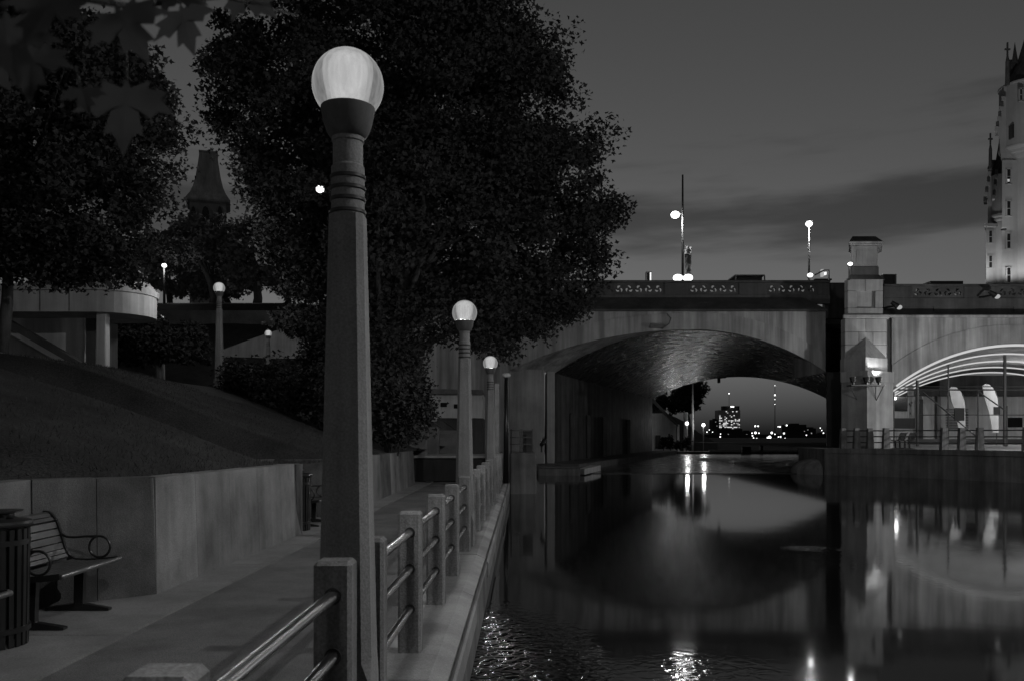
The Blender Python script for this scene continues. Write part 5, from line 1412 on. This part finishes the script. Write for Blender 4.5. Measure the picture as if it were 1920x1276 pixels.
# rear turret block
y2 = 135.0; k2 = y2 / 1600
cbx(1849, 1884, 424, 620, y2, 14, 'wall', M['chateau'])
cbx(1852, 1884, 316, 424, y2 + .4, 12, 'wall', M['chateau'])
cbx(1846, 1886, 419, 424, y2 - .5, 3, 'cornice', M['chateau'])
MB().lathe([(9 * k2, PZ(620, y2)), (9 * k2, PZ(425, y2)), (11 * k2, PZ(420, y2)), (11 * k2, PZ(417, y2)), (14 * k2, PZ(414, y2)), (14 * k2, PZ(410, y2)), (17 * k2, PZ(408, y2)), (17 * k2, PZ(404, y2)), (15 * k2, PZ(403, y2)), (15 * k2, PZ(330, y2))], (PX(1876, y2), y2, 0), 24).build('turret', M['chateau'], ch, smooth=True, angle=30)
MB().prism([P(1851, 316, y2), P(1884, 316, y2), P(1880, 262, y2 + 2), P(1868, 300, y2 + 2), P(1858, 300, y2)], (4.5, 6, 0)).build('roof', M['roof'], ch)
MB().lathe([(17 * k2, PZ(330, y2)), (8 * k2, PZ(300, y2)), (0, PZ(248, y2))], (PX(1876, y2), y2, 0), 12).build('turret_roof', M['roof'], ch)
cross_finial(1857, 318, 250, y2 - .5, .8)
for i in range(6):
    g = i / 5.5; cbx(1855 - 9 * g - 3, 1855 - 9 * g + 3, 322 + 52 * g, 330 + 52 * g, y2 - .2, 2, 'gable_stone', M['dark_stone'] if i % 2 else M['chateau'], .03)
    cbx(1868 - 6 * g - 2.5, 1868 - 6 * g + 3, 318 + 52 * g, 326 + 52 * g, y2 - 2.4, 1, 'gable_stone', M['chateau'] if i % 2 else M['dark_stone'], .03)
for py in (444, 491): hotel_window(1857, py, 7, 23, y2)
# roof-edge light fittings that wash the hotel walls
def wash(px, py, Yq, power, lab, target=None, size=100):
    p = P(px, py, Yq); t = thing('wall_washer', lab, 'floodlight', p, 'floodlights at the foot of the hotel')
    MB().cbox((p.x - .3, p.y - .2, p.z - .15), (p.x + .3, p.y + .2, p.z + .1), .04).build('housing', M['dark_metal'], t)
    MB().box((p.x - .25, p.y - .15, p.z + .105), (p.x + .25, p.y + .15, p.z + .12)).build('lens', M['window_lit'], t)
    spot('wash_light', t, (p.x, p.y, p.z + .3), target, power, size, .8, .3)
wash(1908, 548, 112, 850, 'floodlight washing the round turret of the hotel', P(1915, 300, 116.5))
wash(1930, 548, 84, 7500, 'floodlight behind the parapet below the hotel turret', P(1925, 230, 116), 40)
wash(1860, 548, 131, 1300, 'floodlight washing the rear hotel wall', P(1864, 380, 135.5))
wash(1882, 430, 112.5, 60, 'floodlight on the hotel ledge between the towers', P(1868, 360, 136), 90)
# quay lamps beyond the right picture edge, of the same globe kind
for (x, yq, pw, lab) in ((26.5, 39.5, 4300, 'globe lamp on the right quay just outside the picture'),):
    o = copy_tree(proto); o.location = (x, yq, qz if yq > 30 else .8); o['label'] = lab; o['group'] = 'globe lamps on the right quay'
    point('lamp_light', o, (0, 0, 3.29), pw, .13)
tl = thing('street_light', 'tall street light on the near right bank outside the picture', 'street light', (15.5, 4.5, 0.8))
MB().tube([(15.5, 4.5, .8), (15.5, 4.5, 12.4)], [.14, .08], 10).build('pole', M['dark_metal'], tl, smooth=True)
MB().sphere((15.0, 4.5, 12.3), .22, 14, 10, .8).build('lantern', M['lamp_hot'], tl, smooth=True)
MB().tube([(15.5, 4.5, 12.4), (15.1, 4.5, 12.46)], .05, 6).build('arm', M['dark_metal'], tl)
point('lamp_light', tl, (-.5, 0, 11.2), 2700, .12)
struct('right_bank', MB().box((13.6, -40, -1.6), (70, 10.5, .8)), M['quay'])
# floodlight added on the stone pier to brighten the left bay
fl = thing('added_pier_floodlight', 'added floodlight on the stone pier to brighten the bridge face', 'floodlight', (1.1, 31.8, zt_))
MB().tube([(1.1, 31.8, zt_), (1.1, 31.8, zt_ + .3)], .03, 6).build('stand', M['black_metal'], fl)
MB().tube([(1.1, 31.7, zt_ + .28), (1.2, 32.0, zt_ + .42)], [.08, .13], 12).build('housing', M['black_metal'], fl)
spot('flood_light', fl, (1.3, 32.3, zt_ + .5), (11.5, 50, 8.2), 850, 62, .9, .15)
